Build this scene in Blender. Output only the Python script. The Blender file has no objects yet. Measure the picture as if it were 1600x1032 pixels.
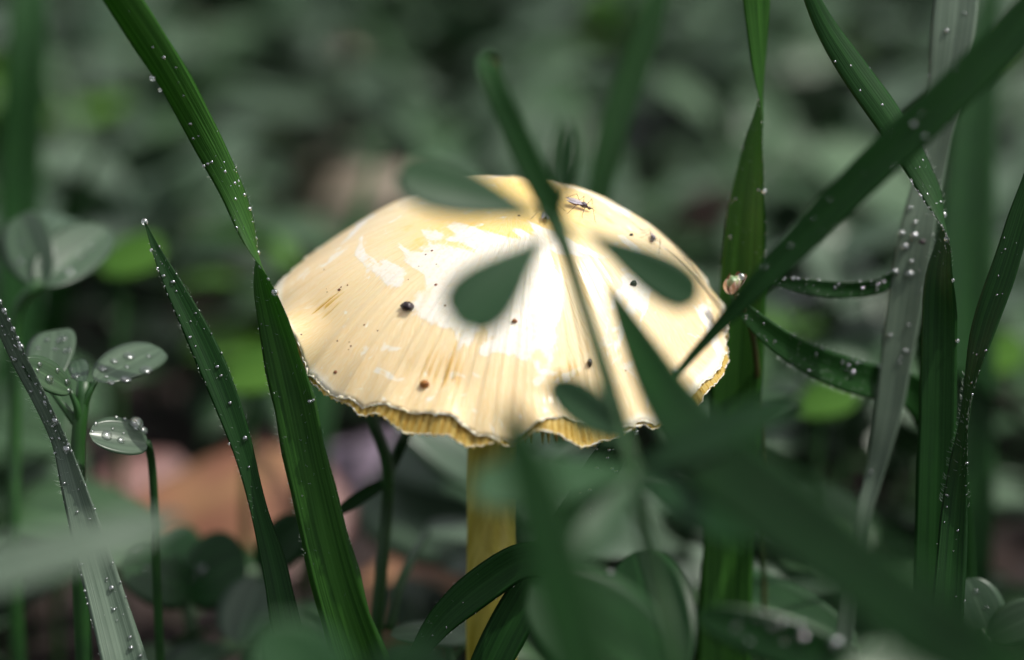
import bpy, math, random
import numpy as np
from mathutils import Vector, Matrix
from mathutils.bvhtree import BVHTree

R = math.radians
rng = np.random.default_rng(7)
random.seed(7)
scene = bpy.context.scene
col = scene.collection
CM = 0.01

# ------------------------------------------------------------------ camera
D0 = 26.0                 # cm from the lens to the plane through the cap
PITCH = R(18)
LENS, SENSOR = 90.0, 36.0
K = SENSOR / LENS
FOC = np.array([0.0, 0.0, 6.0])
FWD = np.array([0.0, math.cos(PITCH), -math.sin(PITCH)])
UP = np.array([0.0, math.sin(PITCH), math.cos(PITCH)])
RIGHT = np.array([1.0, 0.0, 0.0])
CAMP = FOC - FWD * D0
cam_data = bpy.data.cameras.new('camera')
cam = bpy.data.objects.new('camera', cam_data)
col.objects.link(cam)
cam.location = Vector(CAMP * CM)
cam.rotation_euler = (math.pi / 2 - PITCH, 0, 0)
cam_data.lens = LENS
cam_data.sensor_width = SENSOR
cam_data.sensor_fit = 'HORIZONTAL'
cam_data.clip_start = 0.005
cam_data.clip_end = 200
cam_data.dof.use_dof = True
cam_data.dof.focus_distance = (D0 - 0.95) * CM
cam_data.dof.aperture_fstop = 9.6
scene.camera = cam

# ------------------------------------------------------------------ world, sun, exposure
SUN_EL, SUN_AZ = R(60), R(97)     # azimuth clockwise from +Y (the view direction)
world = bpy.data.worlds.new('World')
scene.world = world
world.use_nodes = True
wn, wl = world.node_tree.nodes, world.node_tree.links
wn.clear()
sky = wn.new('ShaderNodeTexSky')
sky.sky_type = 'NISHITA'
sky.sun_disc = False
sky.sun_elevation = SUN_EL
sky.sun_rotation = SUN_AZ
sky.dust_density = 4.0
sky.air_density = 1.0
sky.ozone_density = 1.0
hs = wn.new('ShaderNodeHueSaturation')
hs.inputs['Saturation'].default_value = 0.2
bg = wn.new('ShaderNodeBackground')
bg.inputs['Strength'].default_value = 0.15
wo = wn.new('ShaderNodeOutputWorld')
wl.new(sky.outputs[0], hs.inputs['Color'])
wl.new(hs.outputs[0], bg.inputs['Color'])
wl.new(bg.outputs[0], wo.inputs['Surface'])

sun_data = bpy.data.lights.new('sun', 'SUN')
sun_data.energy = 3.2
sun_data.angle = R(0.5)
sun_data.color = (1.0, 0.95, 0.87)
sun = bpy.data.objects.new('sun', sun_data)
col.objects.link(sun)
sv = Vector((math.sin(SUN_AZ) * math.cos(SUN_EL), math.cos(SUN_AZ) * math.cos(SUN_EL), math.sin(SUN_EL)))
sun.rotation_euler = sv.to_track_quat('Z', 'Y').to_euler()
sun.location = sv * 2

scene.view_settings.view_transform = 'Standard'
scene.view_settings.look = 'None'
scene.view_settings.exposure = 0.22
scene.view_settings.gamma = 1.0
scene.render.engine = 'CYCLES'
scene.cycles.use_denoising = True
scene.cycles.max_bounces = 10
scene.cycles.transparent_max_bounces = 8
scene.cycles.caustics_reflective = False
scene.cycles.caustics_refractive = False
scene.cycles.sample_clamp_indirect = 4.0

# ------------------------------------------------------------------ geometry helpers (all in cm)
def P(px, py, d):
    z = D0 + d
    return CAMP + FWD * z + RIGHT * ((px - 800) / 1600 * K * z) - UP * ((py - 516) / 1600 * K * z)

def ray(px, py):
    v = FWD + RIGHT * ((px - 800) / 1600 * K) - UP * ((py - 516) / 1600 * K)
    return v / np.linalg.norm(v)

def project(p):
    q = np.asarray(p) - CAMP
    z = q @ FWD
    return 800 + (q @ RIGHT) / z / K * 1600, 516 - (q @ UP) / z / K * 1600, z - D0

def on_ground(px, py, h=0.0):
    r = ray(px, py)
    return CAMP + r * ((h - CAMP[2]) / r[2])

def unit(v):
    v = np.asarray(v, float)
    n = np.linalg.norm(v, axis=-1, keepdims=True)
    return v / np.maximum(n, 1e-9)

def px_cm(px, d):
    return px / 1600 * K * (D0 + d)

def tag(o, label, cat, group=None, kind=None):
    if label: o['label'] = label
    if cat: o['category'] = cat
    if group: o['group'] = group
    if kind: o['kind'] = kind
    return o

def make_mesh(name, V, F, mat, uv=None, attr=None):
    me = bpy.data.meshes.new(name)
    me.from_pydata([tuple(v) for v in np.asarray(V) * CM], [], [tuple(int(i) for i in f) for f in F])
    me.polygons.foreach_set('use_smooth', np.ones(len(me.polygons), bool))
    if uv is not None:
        lay = me.uv_layers.new(name='UVMap')
        idx = np.empty(len(me.loops), np.int32)
        me.loops.foreach_get('vertex_index', idx)
        lay.data.foreach_set('uv', np.asarray(uv, np.float32)[idx].ravel())
    if attr is not None:
        a = me.attributes.new('tint', 'FLOAT', 'POINT')
        a.data.foreach_set('value', np.asarray(attr, np.float32))
    me.materials.append(mat)
    me.update()
    return me

def add(name, me, parent=None, loc=(0, 0, 0), parent_loc=(0, 0, 0)):
    o = bpy.data.objects.new(name, me)
    col.objects.link(o)
    o.location = Vector((np.asarray(loc, float) - np.asarray(parent_loc, float)) * CM)
    if parent: o.parent = parent
    return o

def solid(name, V, F, mat, parent=None, origin=None, parent_loc=(0, 0, 0), uv=None, attr=None):
    """a mesh given in world cm, its origin put at `origin`"""
    V = np.asarray(V, float)
    if origin is None: origin = parent_loc
    return add(name, make_mesh(name, V - np.asarray(origin), F, mat, uv, attr), parent, origin, parent_loc)

def empty(name, loc):
    o = bpy.data.objects.new(name, None)
    o.empty_display_size = 0.005
    col.objects.link(o)
    o.location = Vector(np.asarray(loc) * CM)
    return o

def spline(A, n):
    """Catmull-Rom through rows of A (first 3 columns are a point), n samples even in length"""
    A = np.asarray(A, float)
    seg = np.maximum(np.sqrt(np.linalg.norm(np.diff(A[:, :3], axis=0), axis=1)), 1e-4)
    t = np.concatenate([[0], np.cumsum(seg)])
    m = np.zeros_like(A)
    m[1:-1] = ((A[1:-1] - A[:-2]) / seg[:-1, None] * seg[1:, None] + (A[2:] - A[1:-1]) / seg[1:, None] * seg[:-1, None]) / (seg[:-1] + seg[1:])[:, None]
    m[0] = (A[1] - A[0]) / seg[0]; m[-1] = (A[-1] - A[-2]) / seg[-1]
    def ev(s):
        i = np.clip(np.searchsorted(t, s, side='right') - 1, 0, len(seg) - 1)
        h = seg[i][:, None]; x = ((s - t[i]) / seg[i])[:, None]
        return (2*x**3 - 3*x**2 + 1) * A[i] + (x**3 - 2*x**2 + x) * h * m[i] + (-2*x**3 + 3*x**2) * A[i+1] + (x**3 - x**2) * h * m[i+1]
    s = np.linspace(0, t[-1], 600)
    Q = ev(s)
    L = np.concatenate([[0], np.cumsum(np.linalg.norm(np.diff(Q[:, :3], axis=0), axis=1))])
    return ev(np.interp(np.linspace(0, L[-1], n), L, s)), L[-1]

def ribbon(C, S, N, W, m=9, fold=0.15, th=0.012, ridge=0.0, edge=None):
    """closed thin strip: centres C, side S, normal N, half widths W; edges raised by fold"""
    n = len(C)
    u = np.linspace(-1, 1, m)
    prof = fold * np.abs(u) ** 1.3
    rd = ridge * (np.cos(u * math.pi * (m - 1) / 2))
    Wc = W[:, None] * np.ones((1, m))
    if edge is not None:
        Wc[:, 0] *= 1 + edge[:, 0]; Wc[:, -1] *= 1 + edge[:, 1]
    top = C[:, None] + S[:, None] * (u[None, :] * Wc)[..., None] + N[:, None] * (prof[None, :] * W[:, None] + rd[None, :] * np.minimum(1, W[:, None] / 0.1))[..., None]
    q = th * (1 - u ** 6)
    bot = top - N[:, None] * (q[None, :] * np.minimum(1, W[:, None] / 0.06))[..., None]
    V = np.concatenate([top.reshape(-1, 3), bot[:, 1:-1].reshape(-1, 3)])
    T = lambda i, j: i * m + j
    def B(i, j):
        if j == 0 or j == m - 1: return T(i, j)
        return n * m + i * (m - 2) + j - 1
    F = []
    for i in range(n - 1):
        for j in range(m - 1):
            F.append((T(i, j), T(i, j+1), T(i+1, j+1), T(i+1, j)))
            F.append((B(i, j), B(i+1, j), B(i+1, j+1), B(i, j+1)))
    L = np.concatenate([[0], np.cumsum(np.linalg.norm(np.diff(C, axis=0), axis=1))])
    uvt = np.stack(np.broadcast_arrays((u * .5 + .5)[None, :], L[:, None]), -1)
    UV = np.concatenate([uvt.reshape(-1, 2), uvt[:, 1:-1].reshape(-1, 2)])
    return V, F, UV

def tube(C, rad, k=8):
    C = np.asarray(C, float); n = len(C)
    rad = np.broadcast_to(np.asarray(rad, float), (n,))
    T = unit(np.gradient(C, axis=0))
    ref = np.array([0.3, 0.9, 0.2]); a = unit(np.cross(T, ref)); b = np.cross(T, a)
    ang = np.linspace(0, 2 * math.pi, k, endpoint=False)
    V = C[:, None] + rad[:, None, None] * (np.cos(ang)[None, :, None] * a[:, None] + np.sin(ang)[None, :, None] * b[:, None])
    V = V.reshape(-1, 3)
    F = [(i*k + j, i*k + (j+1) % k, (i+1)*k + (j+1) % k, (i+1)*k + j) for i in range(n-1) for j in range(k)]
    F.append(tuple(range(k))[::-1]); F.append(tuple((n-1)*k + j for j in range(k)))
    return V, F

class Soup:
    """collects shapes for one mesh"""
    def __init__(s): s.V, s.F, s.A, s.U, s.n = [], [], [], [], 0
    def put(s, V, F, a=0.0, uv=None):
        V = np.asarray(V); s.V.append(V); s.F += [tuple(i + s.n for i in f) for f in F]
        s.A.append(np.full(len(V), a)); s.U.append(np.zeros((len(V), 2)) if uv is None else uv); s.n += len(V)
    def done(s): return np.concatenate(s.V), s.F, np.concatenate(s.A), np.concatenate(s.U)

def sphere(seg=12, rings=8):
    V = [(0, 0, 1)]
    for i in range(1, rings):
        a = math.pi * i / rings
        V += [(math.sin(a) * math.cos(2*math.pi*j/seg), math.sin(a) * math.sin(2*math.pi*j/seg), math.cos(a)) for j in range(seg)]
    V.append((0, 0, -1))
    F = [(0, 1 + j, 1 + (j+1) % seg) for j in range(seg)]
    for i in range(rings - 2):
        for j in range(seg):
            a, b = 1 + i*seg + j, 1 + i*seg + (j+1) % seg
            F.append((a, a + seg, b + seg, b))
    e = len(V) - 1; o = 1 + (rings - 2) * seg
    F += [(e, o + (j+1) % seg, o + j) for j in range(seg)]
    return np.array(V, float), F

# ------------------------------------------------------------------ materials
class Nodes:
    def __init__(s, name):
        s.m = bpy.data.materials.new(name); s.m.use_nodes = True
        s.t = s.m.node_tree; s.t.nodes.clear()
        s.out = s.t.nodes.new('ShaderNodeOutputMaterial')
    def n(s, typ, _props=None, **inp):
        nd = s.t.nodes.new('ShaderNode' + typ)
        for k, v in (_props or {}).items(): setattr(nd, k, v)
        for k, v in inp.items():
            key = k.replace('_', ' ')
            sock = nd.inputs[int(k[1:])] if k[0] == 'i' and k[1:].isdigit() else nd.inputs[key]
            s.set(sock, v)
        return nd
    def set(s, sock, v):
        if isinstance(v, bpy.types.NodeSocket): s.t.links.new(v, sock)
        elif isinstance(v, bpy.types.Node): s.t.links.new(v.outputs[0], sock)
        else:
            if isinstance(v, (tuple, list)) and len(v) == 3 and sock.type == 'RGBA': v = (*v, 1)
            sock.default_value = v
    def math(s, op, a, b=0.0, c=0.0):
        nd = s.n('Math', {'operation': op}); s.set(nd.inputs[0], a); s.set(nd.inputs[1], b); s.set(nd.inputs[2], c); return nd
    def mix(s, f, a, b, blend='MIX'):
        nd = s.n('Mix', {'data_type': 'RGBA', 'blend_type': blend}); s.set(nd.inputs[0], f); s.set(nd.inputs[6], a); s.set(nd.inputs[7], b); return nd.outputs[2]
    def smooth(s, v, a, b, lo=0.0, hi=1.0):
        return s.n('MapRange', {'interpolation_type': 'SMOOTHSTEP'}, Value=v, From_Min=a, From_Max=b, To_Min=lo, To_Max=hi)

def leaf_material(name, dark, light, rough=0.38, trans=0.25, tcol=None, veins=22, vein_amt=0.35, bump=0.00006, spec=0.5, tint=False, coat=0.0, mott=14.0):
    g = Nodes(name)
    uv = g.n('UVMap', {'uv_map': 'UVMap'})
    sep = g.n('SeparateXYZ', Vector=uv)
    tc = g.n('TexCoord')
    info = g.n('ObjectInfo')
    noi = g.n('TexNoise', Vector=tc.outputs['Object'], Scale=mott * 22, Detail=3.0)
    f = g.math('MULTIPLY_ADD', noi.outputs[0], 1.1, -0.28)
    f = g.math('ADD', f, g.math('MULTIPLY_ADD', info.outputs['Random'], 0.5, -0.25))
    if tint:
        at = g.n('Attribute', {'attribute_name': 'tint'})
        f = g.math('ADD', f, g.math('MULTIPLY_ADD', at.outputs['Fac'], 1.2, -0.6))
    f = g.n('Clamp', Value=f)
    c = g.mix(f, dark, light)
    # parallel veins running along the blade, wandering a little
    w1 = g.n('TexNoise', Vector=g.n('CombineXYZ', X=g.math('MULTIPLY', sep.outputs[0], veins), Y=g.math('MULTIPLY', sep.outputs[1], 0.35)), Scale=1.0, Detail=2.0)
    vm = g.smooth(w1.outputs[0], 0.42, 0.62)
    c = g.mix(g.math('MULTIPLY', vm, vein_amt), c, tuple(min(1, x * 1.9 + 0.006) for x in light))
    # pale midrib
    mid = g.smooth(g.math('ABSOLUTE', g.math('SUBTRACT', sep.outputs[0], 0.5)), 0.0, 0.05, 0.35, 0.0)
    c = g.mix(mid, c, tuple(min(1, x * 1.8 + 0.01) for x in light))
    bm = g.n('Bump', Strength=0.6, Distance=bump, Height=g.math('ADD', w1.outputs[0], g.math('MULTIPLY', noi.outputs[0], 0.6)))
    p = g.n('BsdfPrincipled', Base_Color=c, Roughness=rough, IOR=1.45, Normal=bm)
    p.inputs['Specular IOR Level'].default_value = spec
    p.inputs['Coat Weight'].default_value = coat
    p.inputs['Coat Roughness'].default_value = 0.12
    rv = g.n('TexNoise', Vector=tc.outputs['Object'], Scale=160.0, Detail=2.0)
    g.set(p.inputs['Roughness'], g.math('MULTIPLY_ADD', rv.outputs[0], 0.3, rough - 0.15))
    tr = g.n('BsdfTranslucent', Color=g.mix(0.55, c, tcol or tuple(min(1, x * 2.2) for x in light)), Normal=bm)
    mx = g.n('MixShader', Fac=trans); g.set(mx.inputs[1], p); g.set(mx.inputs[2], tr)
    g.set(g.out.inputs['Surface'], mx)
    return g.m

def simple(name, c, rough=0.5, c2=None, scale=300.0, bump=0.0, coat=0.0, sss=0.0, spec=0.5):
    g = Nodes(name)
    tc = g.n('TexCoord')
    noi = g.n('TexNoise', Vector=tc.outputs['Object'], Scale=scale, Detail=4.0)
    cc = g.mix(g.smooth(noi.outputs[0], 0.3, 0.7), c, c2 or tuple(x * 0.6 for x in c))
    p = g.n('BsdfPrincipled', Base_Color=cc, Roughness=rough)
    p.inputs['Coat Weight'].default_value = coat
    p.inputs['Specular IOR Level'].default_value = spec
    if sss:
        p.inputs['Subsurface Weight'].default_value = sss
        p.inputs['Subsurface Radius'].default_value = (1, 0.6, 0.3)
        p.inputs['Subsurface Scale'].default_value = 0.0015
    if bump: g.set(p.inputs['Normal'], g.n('Bump', Strength=0.8, Distance=bump, Height=noi.outputs[0]))
    g.set(g.out.inputs['Surface'], p)
    return g.m

M = {}
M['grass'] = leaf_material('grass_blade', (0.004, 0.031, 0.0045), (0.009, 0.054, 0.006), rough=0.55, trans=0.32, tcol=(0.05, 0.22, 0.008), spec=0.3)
M['grass_lit'] = leaf_material('grass_blade_sunlit', (0.011, 0.055, 0.006), (0.024, 0.090, 0.008), rough=0.55, trans=0.40, tcol=(0.16, 0.42, 0.008), spec=0.3, vein_amt=0.6, bump=0.00012)  # brighter copy of the grass, sunlit green painted into its colour
M['grass_grey'] = leaf_material('grass_blade_sky_sheen', (0.080, 0.125, 0.085), (0.135, 0.182, 0.135), rough=0.42, trans=0.22, vein_amt=0.25)  # grey sheen of the sky painted into the base colour
M['grass_bg'] = leaf_material('grass_blade_behind', (0.008, 0.045, 0.010), (0.018, 0.080, 0.014), rough=0.5, trans=0.25)
M['weed'] = leaf_material('weed_leaf', (0.028, 0.064, 0.030), (0.060, 0.118, 0.052), rough=0.36, trans=0.20, veins=7, vein_amt=0.18, mott=9)
M['weed_front'] = leaf_material('whorl_leaf', (0.010, 0.044, 0.014), (0.024, 0.074, 0.024), rough=0.5, spec=0.35, trans=0.2, veins=7, vein_amt=0.15, mott=9)
M['weed_wet'] = leaf_material('wet_weed_leaf', (0.030, 0.062, 0.034), (0.068, 0.105, 0.066), rough=0.34, trans=0.14, veins=7, vein_amt=0.2, mott=9)
M['weed_dark'] = leaf_material('glossy_dark_leaf', (0.005, 0.028, 0.006), (0.010, 0.050, 0.010), rough=0.42, spec=0.3, trans=0.12, veins=7, vein_amt=0.15, mott=9)
M['cover'] = leaf_material('ground_cover_leaf', (0.020, 0.052, 0.022), (0.065, 0.125, 0.052), rough=0.38, trans=0.22, veins=6, vein_amt=0.15, tint=True, mott=6)
M['bright'] = leaf_material('sunlit_pale_leaf', (0.06, 0.17, 0.02), (0.11, 0.25, 0.03), rough=0.45, trans=0.4, tcol=(0.25, 0.5, 0.03), veins=6, vein_amt=0.15)  # sun patches among the weeds, painted as a paler leaf green
M['stem'] = simple('weed_stem', (0.018, 0.075, 0.012), 0.45, (0.010, 0.045, 0.010), 200)
M['stem_red'] = simple('reddish_stem', (0.03, 0.08, 0.014), 0.45, (0.06, 0.05, 0.015), 120)
M['litter'] = simple('dead_leaf_tan', (0.30, 0.165, 0.075), 0.6, (0.24, 0.10, 0.06), 90, 0.0002)
M['litter_pink'] = simple('dead_leaf_pink', (0.25, 0.14, 0.125), 0.55, (0.15, 0.07, 0.065), 80, 0.0002)
M['litter_lilac'] = simple('dead_leaf_lilac', (0.26, 0.21, 0.28), 0.5, (0.17, 0.12, 0.17), 80, 0.0002)
M['litter_pale'] = simple('dead_leaf_pale', (0.38, 0.33, 0.26), 0.55, (0.25, 0.20, 0.15), 80, 0.0002)
M['soil'] = simple('damp_soil', (0.022, 0.010, 0.007), 0.75, (0.008, 0.004, 0.004), 120, 0.001)
M['crumb'] = simple('soil_crumb_black', (0.012, 0.008, 0.012), 0.3, (0.03, 0.018, 0.02), 2500, 0.00008)
M['crumb_or'] = simple('crumb_orange', (0.42, 0.17, 0.03), 0.5, (0.16, 0.05, 0.015), 2500, 0.00008)
M['freckle'] = simple('freckle_brown', (0.22, 0.09, 0.03), 0.5, (0.12, 0.04, 0.02), 900)
M['hair'] = simple('blade_hair', (0.55, 0.62, 0.55), 0.35, (0.4, 0.5, 0.4))
M['gnat'] = simple('gnat_thorax', (0.16, 0.13, 0.19), 0.35, (0.05, 0.035, 0.04), 1500)
M['gnat_abd'] = simple('gnat_abdomen', (0.20, 0.09, 0.03), 0.4, (0.06, 0.03, 0.02), 1500)
M['gnat_leg'] = simple('gnat_leg', (0.10, 0.055, 0.025), 0.4, (0.05, 0.03, 0.02), 900)
M['bud'] = simple('bud_scale', (0.40, 0.20, 0.12), 0.4, (0.62, 0.48, 0.42), 1400, 0.00012, coat=0.2)
M['bud_green'] = simple('bud_core', (0.14, 0.26, 0.12), 0.4, (0.28, 0.26, 0.12), 900, coat=0.2)

g = Nodes('gnat_wing')
p = g.n('BsdfPrincipled', Base_Color=(0.55, 0.50, 0.58), Roughness=0.15, Alpha=0.55)
g.set(g.out.inputs['Surface'], p); M['wing'] = g.m

for nm, fac in (('water', 0.08), ('water_bead', 0.26)):
    g = Nodes('water')
    fr = g.n('Fresnel', IOR=1.333)
    gl = g.n('BsdfGlass', Color=(1, 1, 1), Roughness=0.04, IOR=1.333)
    tp = g.n('BsdfTransparent', Color=(0.97, 1, 0.97))
    gs_ = g.n('BsdfGlossy', Color=(0.95, 0.97, 1.0), Roughness=0.15)
    m1 = g.n('MixShader', Fac=0.50); g.set(m1.inputs[1], tp); g.set(m1.inputs[2], gl)
    m2 = g.n('MixShader', Fac=fac); g.set(m2.inputs[1], m1); g.set(m2.inputs[2], gs_)
    g.set(g.out.inputs['Surface'], m2); M[nm] = g.m

# the cap: coordinates are the cap's own (axis = z), lengths in metres
CAP_R = 2.27
g = Nodes('mushroom_cap_skin')
tc = g.n('TexCoord')
sep = g.n('SeparateXYZ', Vector=tc.outputs['Object'])
rr = g.math('DIVIDE', g.math('SQRT', g.math('ADD', g.math('MULTIPLY', sep.outputs[0], sep.outputs[0]), g.math('MULTIPLY', sep.outputs[1], sep.outputs[1]))), CAP_R * CM)
ang = g.math('ARCTAN2', sep.outputs[1], sep.outputs[0])
wob = g.n('TexNoise', Vector=tc.outputs['Object'], Scale=140.0, Detail=4.0)
angw = g.math('ADD', ang, g.math('MULTIPLY_ADD', wob.outputs[0], 0.14, -0.07))
streak = g.n('TexNoise', Vector=g.n('CombineXYZ', X=g.math('MULTIPLY', angw, 84.0), Y=g.math('MULTIPLY', rr, 2.6)), Scale=1.0, Detail=4.0)
fine = g.n('TexNoise', Vector=g.n('CombineXYZ', X=g.math('MULTIPLY', angw, 150.0), Y=g.math('MULTIPLY', rr, 26.0)), Scale=1.0, Detail=3.0)
base = g.mix(g.smooth(rr, 0.15, 0.60), (0.84, 0.57, 0.12), (0.84, 0.69, 0.42))
base = g.mix(g.smooth(rr, 0.55, 0.95), base, (0.82, 0.60, 0.33))
base = g.mix(g.math('MULTIPLY', g.smooth(streak.outputs[0], 0.44, 0.66), 0.55), base, (0.81, 0.56, 0.26))
base = g.mix(g.math('MULTIPLY', g.smooth(fine.outputs[0], 0.45, 0.65), 0.45), base, (0.84, 0.72, 0.50))
# thin pale film lying in ragged patches
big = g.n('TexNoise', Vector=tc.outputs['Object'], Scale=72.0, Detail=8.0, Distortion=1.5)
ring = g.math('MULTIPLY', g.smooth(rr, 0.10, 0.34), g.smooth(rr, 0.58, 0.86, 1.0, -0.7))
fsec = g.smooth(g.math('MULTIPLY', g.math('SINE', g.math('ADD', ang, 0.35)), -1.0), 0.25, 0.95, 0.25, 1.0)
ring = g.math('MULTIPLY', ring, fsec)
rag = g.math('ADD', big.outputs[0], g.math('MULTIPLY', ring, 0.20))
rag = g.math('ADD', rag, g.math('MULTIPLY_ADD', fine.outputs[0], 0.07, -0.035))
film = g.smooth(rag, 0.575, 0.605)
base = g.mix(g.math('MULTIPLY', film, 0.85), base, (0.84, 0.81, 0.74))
wisp = g.n('TexNoise', Vector=tc.outputs['Object'], Scale=330.0, Detail=6.0, Distortion=1.5)
base = g.mix(g.smooth(g.math('ADD', wisp.outputs[0], g.math('MULTIPLY_ADD', big.outputs[0], 0.5, -0.25)), 0.60, 0.68, 0.0, 0.75), base, (0.84, 0.80, 0.70))
grain = g.n('TexNoise', Vector=tc.outputs['Object'], Scale=2600.0, Detail=2.0)
base = g.mix(g.smooth(grain.outputs[0], 0.45, 0.75, 0.0, 0.35), base, (0.80, 0.60, 0.34))
yel = g.n('TexNoise', Vector=g.n('CombineXYZ', X=g.math('MULTIPLY', angw, 7.0), Y=g.math('MULTIPLY', rr, 6.0), Z=9.0), Scale=1.0, Detail=3.0)
base = g.mix(g.math('MULTIPLY', g.smooth(yel.outputs[0], 0.56, 0.76), g.smooth(rr, 0.75, 0.4, 0.0, 0.6)), base, (0.82, 0.50, 0.05))
base = g.mix(g.smooth(rr, 0.975, 1.0, 0.0, 0.8), base, (0.84, 0.76, 0.60))
h = g.math('ADD', g.math('MULTIPLY', streak.outputs[0], 1.0), g.math('MULTIPLY', fine.outputs[0], 0.5))
h = g.math('ADD', h, g.math('MULTIPLY', film, 0.35))
bm = g.n('Bump', Strength=0.5, Distance=0.00011, Height=h)
p = g.n('BsdfPrincipled', Base_Color=base, Roughness=0.42, Normal=bm)
p.inputs['Subsurface Weight'].default_value = 0.25
p.inputs['Subsurface Radius'].default_value = (1.0, 0.6, 0.25)
p.inputs['Subsurface Scale'].default_value = 0.0012
p.inputs['Coat Weight'].default_value = 0.35
p.inputs['Coat Roughness'].default_value = 0.22
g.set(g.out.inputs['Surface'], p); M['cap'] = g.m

g = Nodes('mushroom_gill')
tc = g.n('TexCoord')
noi = g.n('TexNoise', Vector=tc.outputs['Object'], Scale=500.0, Detail=2.0)
c = g.mix(noi.outputs[0], (0.86, 0.72, 0.28), (0.80, 0.60, 0.15))
gsp = g.n('SeparateXYZ', Vector=tc.outputs['Object'])
gst = g.math('SINE', g.math('MULTIPLY', g.math('ARCTAN2', gsp.outputs[1], gsp.outputs[0]), 190.0))
c = g.mix(g.smooth(gst, 0.0, 0.8, 0.0, 0.85), c, (0.50, 0.31, 0.04))
p = g.n('BsdfPrincipled', Base_Color=c, Roughness=0.55)
tr = g.n('BsdfTranslucent', Color=(0.88, 0.70, 0.18))
mx = g.n('MixShader', Fac=0.55); g.set(mx.inputs[1], p); g.set(mx.inputs[2], tr)
g.set(g.out.inputs['Surface'], mx); M['gill'] = g.m

g = Nodes('mushroom_stem')
tc = g.n('TexCoord')
mp = g.n('Mapping', Vector=tc.outputs['Object']); mp.inputs['Scale'].default_value = (900, 900, 60)
noi = g.n('TexNoise', Vector=mp, Scale=1.0, Detail=4.0)
c = g.mix(g.smooth(noi.outputs[0], 0.3, 0.7), (0.36, 0.30, 0.02), (0.52, 0.45, 0.07))
bm = g.n('Bump', Strength=0.6, Distance=0.0001, Height=noi.outputs[0])
p = g.n('BsdfPrincipled', Base_Color=c, Roughness=0.45, Normal=bm)
p.inputs['Subsurface Weight'].default_value = 0.3
p.inputs['Subsurface Radius'].default_value = (1, 0.7, 0.2)
p.inputs['Subsurface Scale'].default_value = 0.0015
g.set(g.out.inputs['Surface'], p); M['mstem'] = g.m

# ------------------------------------------------------------------ ground
def ground_h(x, y):
    return 0.16 * np.sin(x * 1.3 + 0.4) * np.cos(y * 1.1) + 0.10 * np.sin(x * 2.9 + y * 2.1) - 0.12

gs = np.concatenate([-np.geomspace(2500, 62, 14), np.linspace(-60, 60, 150), np.geomspace(62, 2500, 14)])
gy = np.concatenate([-np.geomspace(2500, 42, 14), np.linspace(-40, 120, 200), np.geomspace(122, 2500, 14)])
GX, GY = np.meshgrid(gs, gy)
GZ = ground_h(GX, GY) + rng.normal(0, 0.03, GX.shape)
nx = len(gs)
V = np.stack([GX, GY, GZ], -1).reshape(-1, 3)
F = [(i*nx + j, i*nx + j + 1, (i+1)*nx + j + 1, (i+1)*nx + j) for i in range(len(gy) - 1) for j in range(nx - 1)]
ground = solid('ground', V, F, M['soil'])
tag(ground, 'dark damp brown soil under the weeds and the mushroom', 'ground', kind='structure')

# ------------------------------------------------------------------ the mushroom
TILT, ROLL = R(13), R(4)
cap_c = P(786, 492, 0.0)
cap_rot = Matrix.Rotation(ROLL, 3, 'Y') @ Matrix.Rotation(TILT, 3, 'X')
CR = np.array(cap_rot)
def wave(th, seed, ks):
    r = np.random.default_rng(seed); o = np.zeros_like(th)
    for k in ks: o += r.normal(0, 1) * np.sin(k * th + r.uniform(0, 6.28)) / math.sqrt(len(ks))
    return o
NT, NR = 540, 70
th = np.linspace(0, 2 * math.pi, NT, endpoint=False)
full_R = CAP_R * (1.012 + 0.016 * wave(th, 3, [2, 3, 4, 5]) + 0.008 * wave(th, 4, [9, 13, 17, 21]) + 0.004 * wave(th, 5, [31, 43, 55, 66]))
lift = 0.030 * wave(th, 8, [5, 7, 8]) + 0.028 * wave(th, 9, [11, 14, 17])       # the margin rises in scallops
front = np.clip(0.45 - 0.75 * np.sin(th), 0.0, 1)
lift = (np.maximum(lift, -0.02) + 0.012 * wave(th, 10, [29, 37, 51])) * front
recede = 0.034 * np.clip(wave(th, 31, [5, 7, 9]) + 0.5 * wave(th, 32, [12, 17]) + 0.15 - 0.55 * np.sin(th), 0, 1.6) + 0.006 * np.abs(wave(th, 33, [26, 33, 47]))
recede = recede * front
rim_R = full_R * (1 - recede)                                                     # torn back in scallops: the gill layer shows beyond
rip = 0.0035 * np.sin(th * 150 + 1.5 * wave(th, 12, [3, 5, 8]))
bumps = wave(th, 14, [2, 3, 5])
CAP_H = 1.38
rr_ = np.linspace(0, 1, NR) ** 0.85
def cap_z(r):
    return CAP_H * (1 - 0.25 * r - 0.75 * r ** 2.1) - 0.10 * np.exp(-(r / 0.12) ** 2)
top = np.zeros((NR, NT, 3))
for i, r in enumerate(rr_):
    q = np.clip((r - 0.25) / 0.6, 0, 1); q = q*q*(3-2*q)
    e = np.clip((r - 0.86) / 0.14, 0, 1)
    z = cap_z(r) + q * (rip + 0.02 * bumps * r * front) + e ** 1.8 * lift * 2.2 + (r ** 2) * 0.03 * wave(th + r, 15, [4, 6, 9])
    z = z + e * recede * CAP_R * 0.55
    sx, sy = 0.24 * (1 - r) ** 1.2, 0.10 * (1 - r) ** 1.2                         # apex sits off centre
    top[i] = np.stack([r * rim_R * np.cos(th) + sx, r * rim_R * np.sin(th) + sy, z], -1)
under = top.copy()
thk = 0.16 * (1 - rr_) ** 0.7 + 0.022
under[:, :, 2] -= thk[:, None]
under[-1, :, :2] *= 0.997
V = np.concatenate([top.reshape(-1, 3), under.reshape(-1, 3)])
F = []
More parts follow.
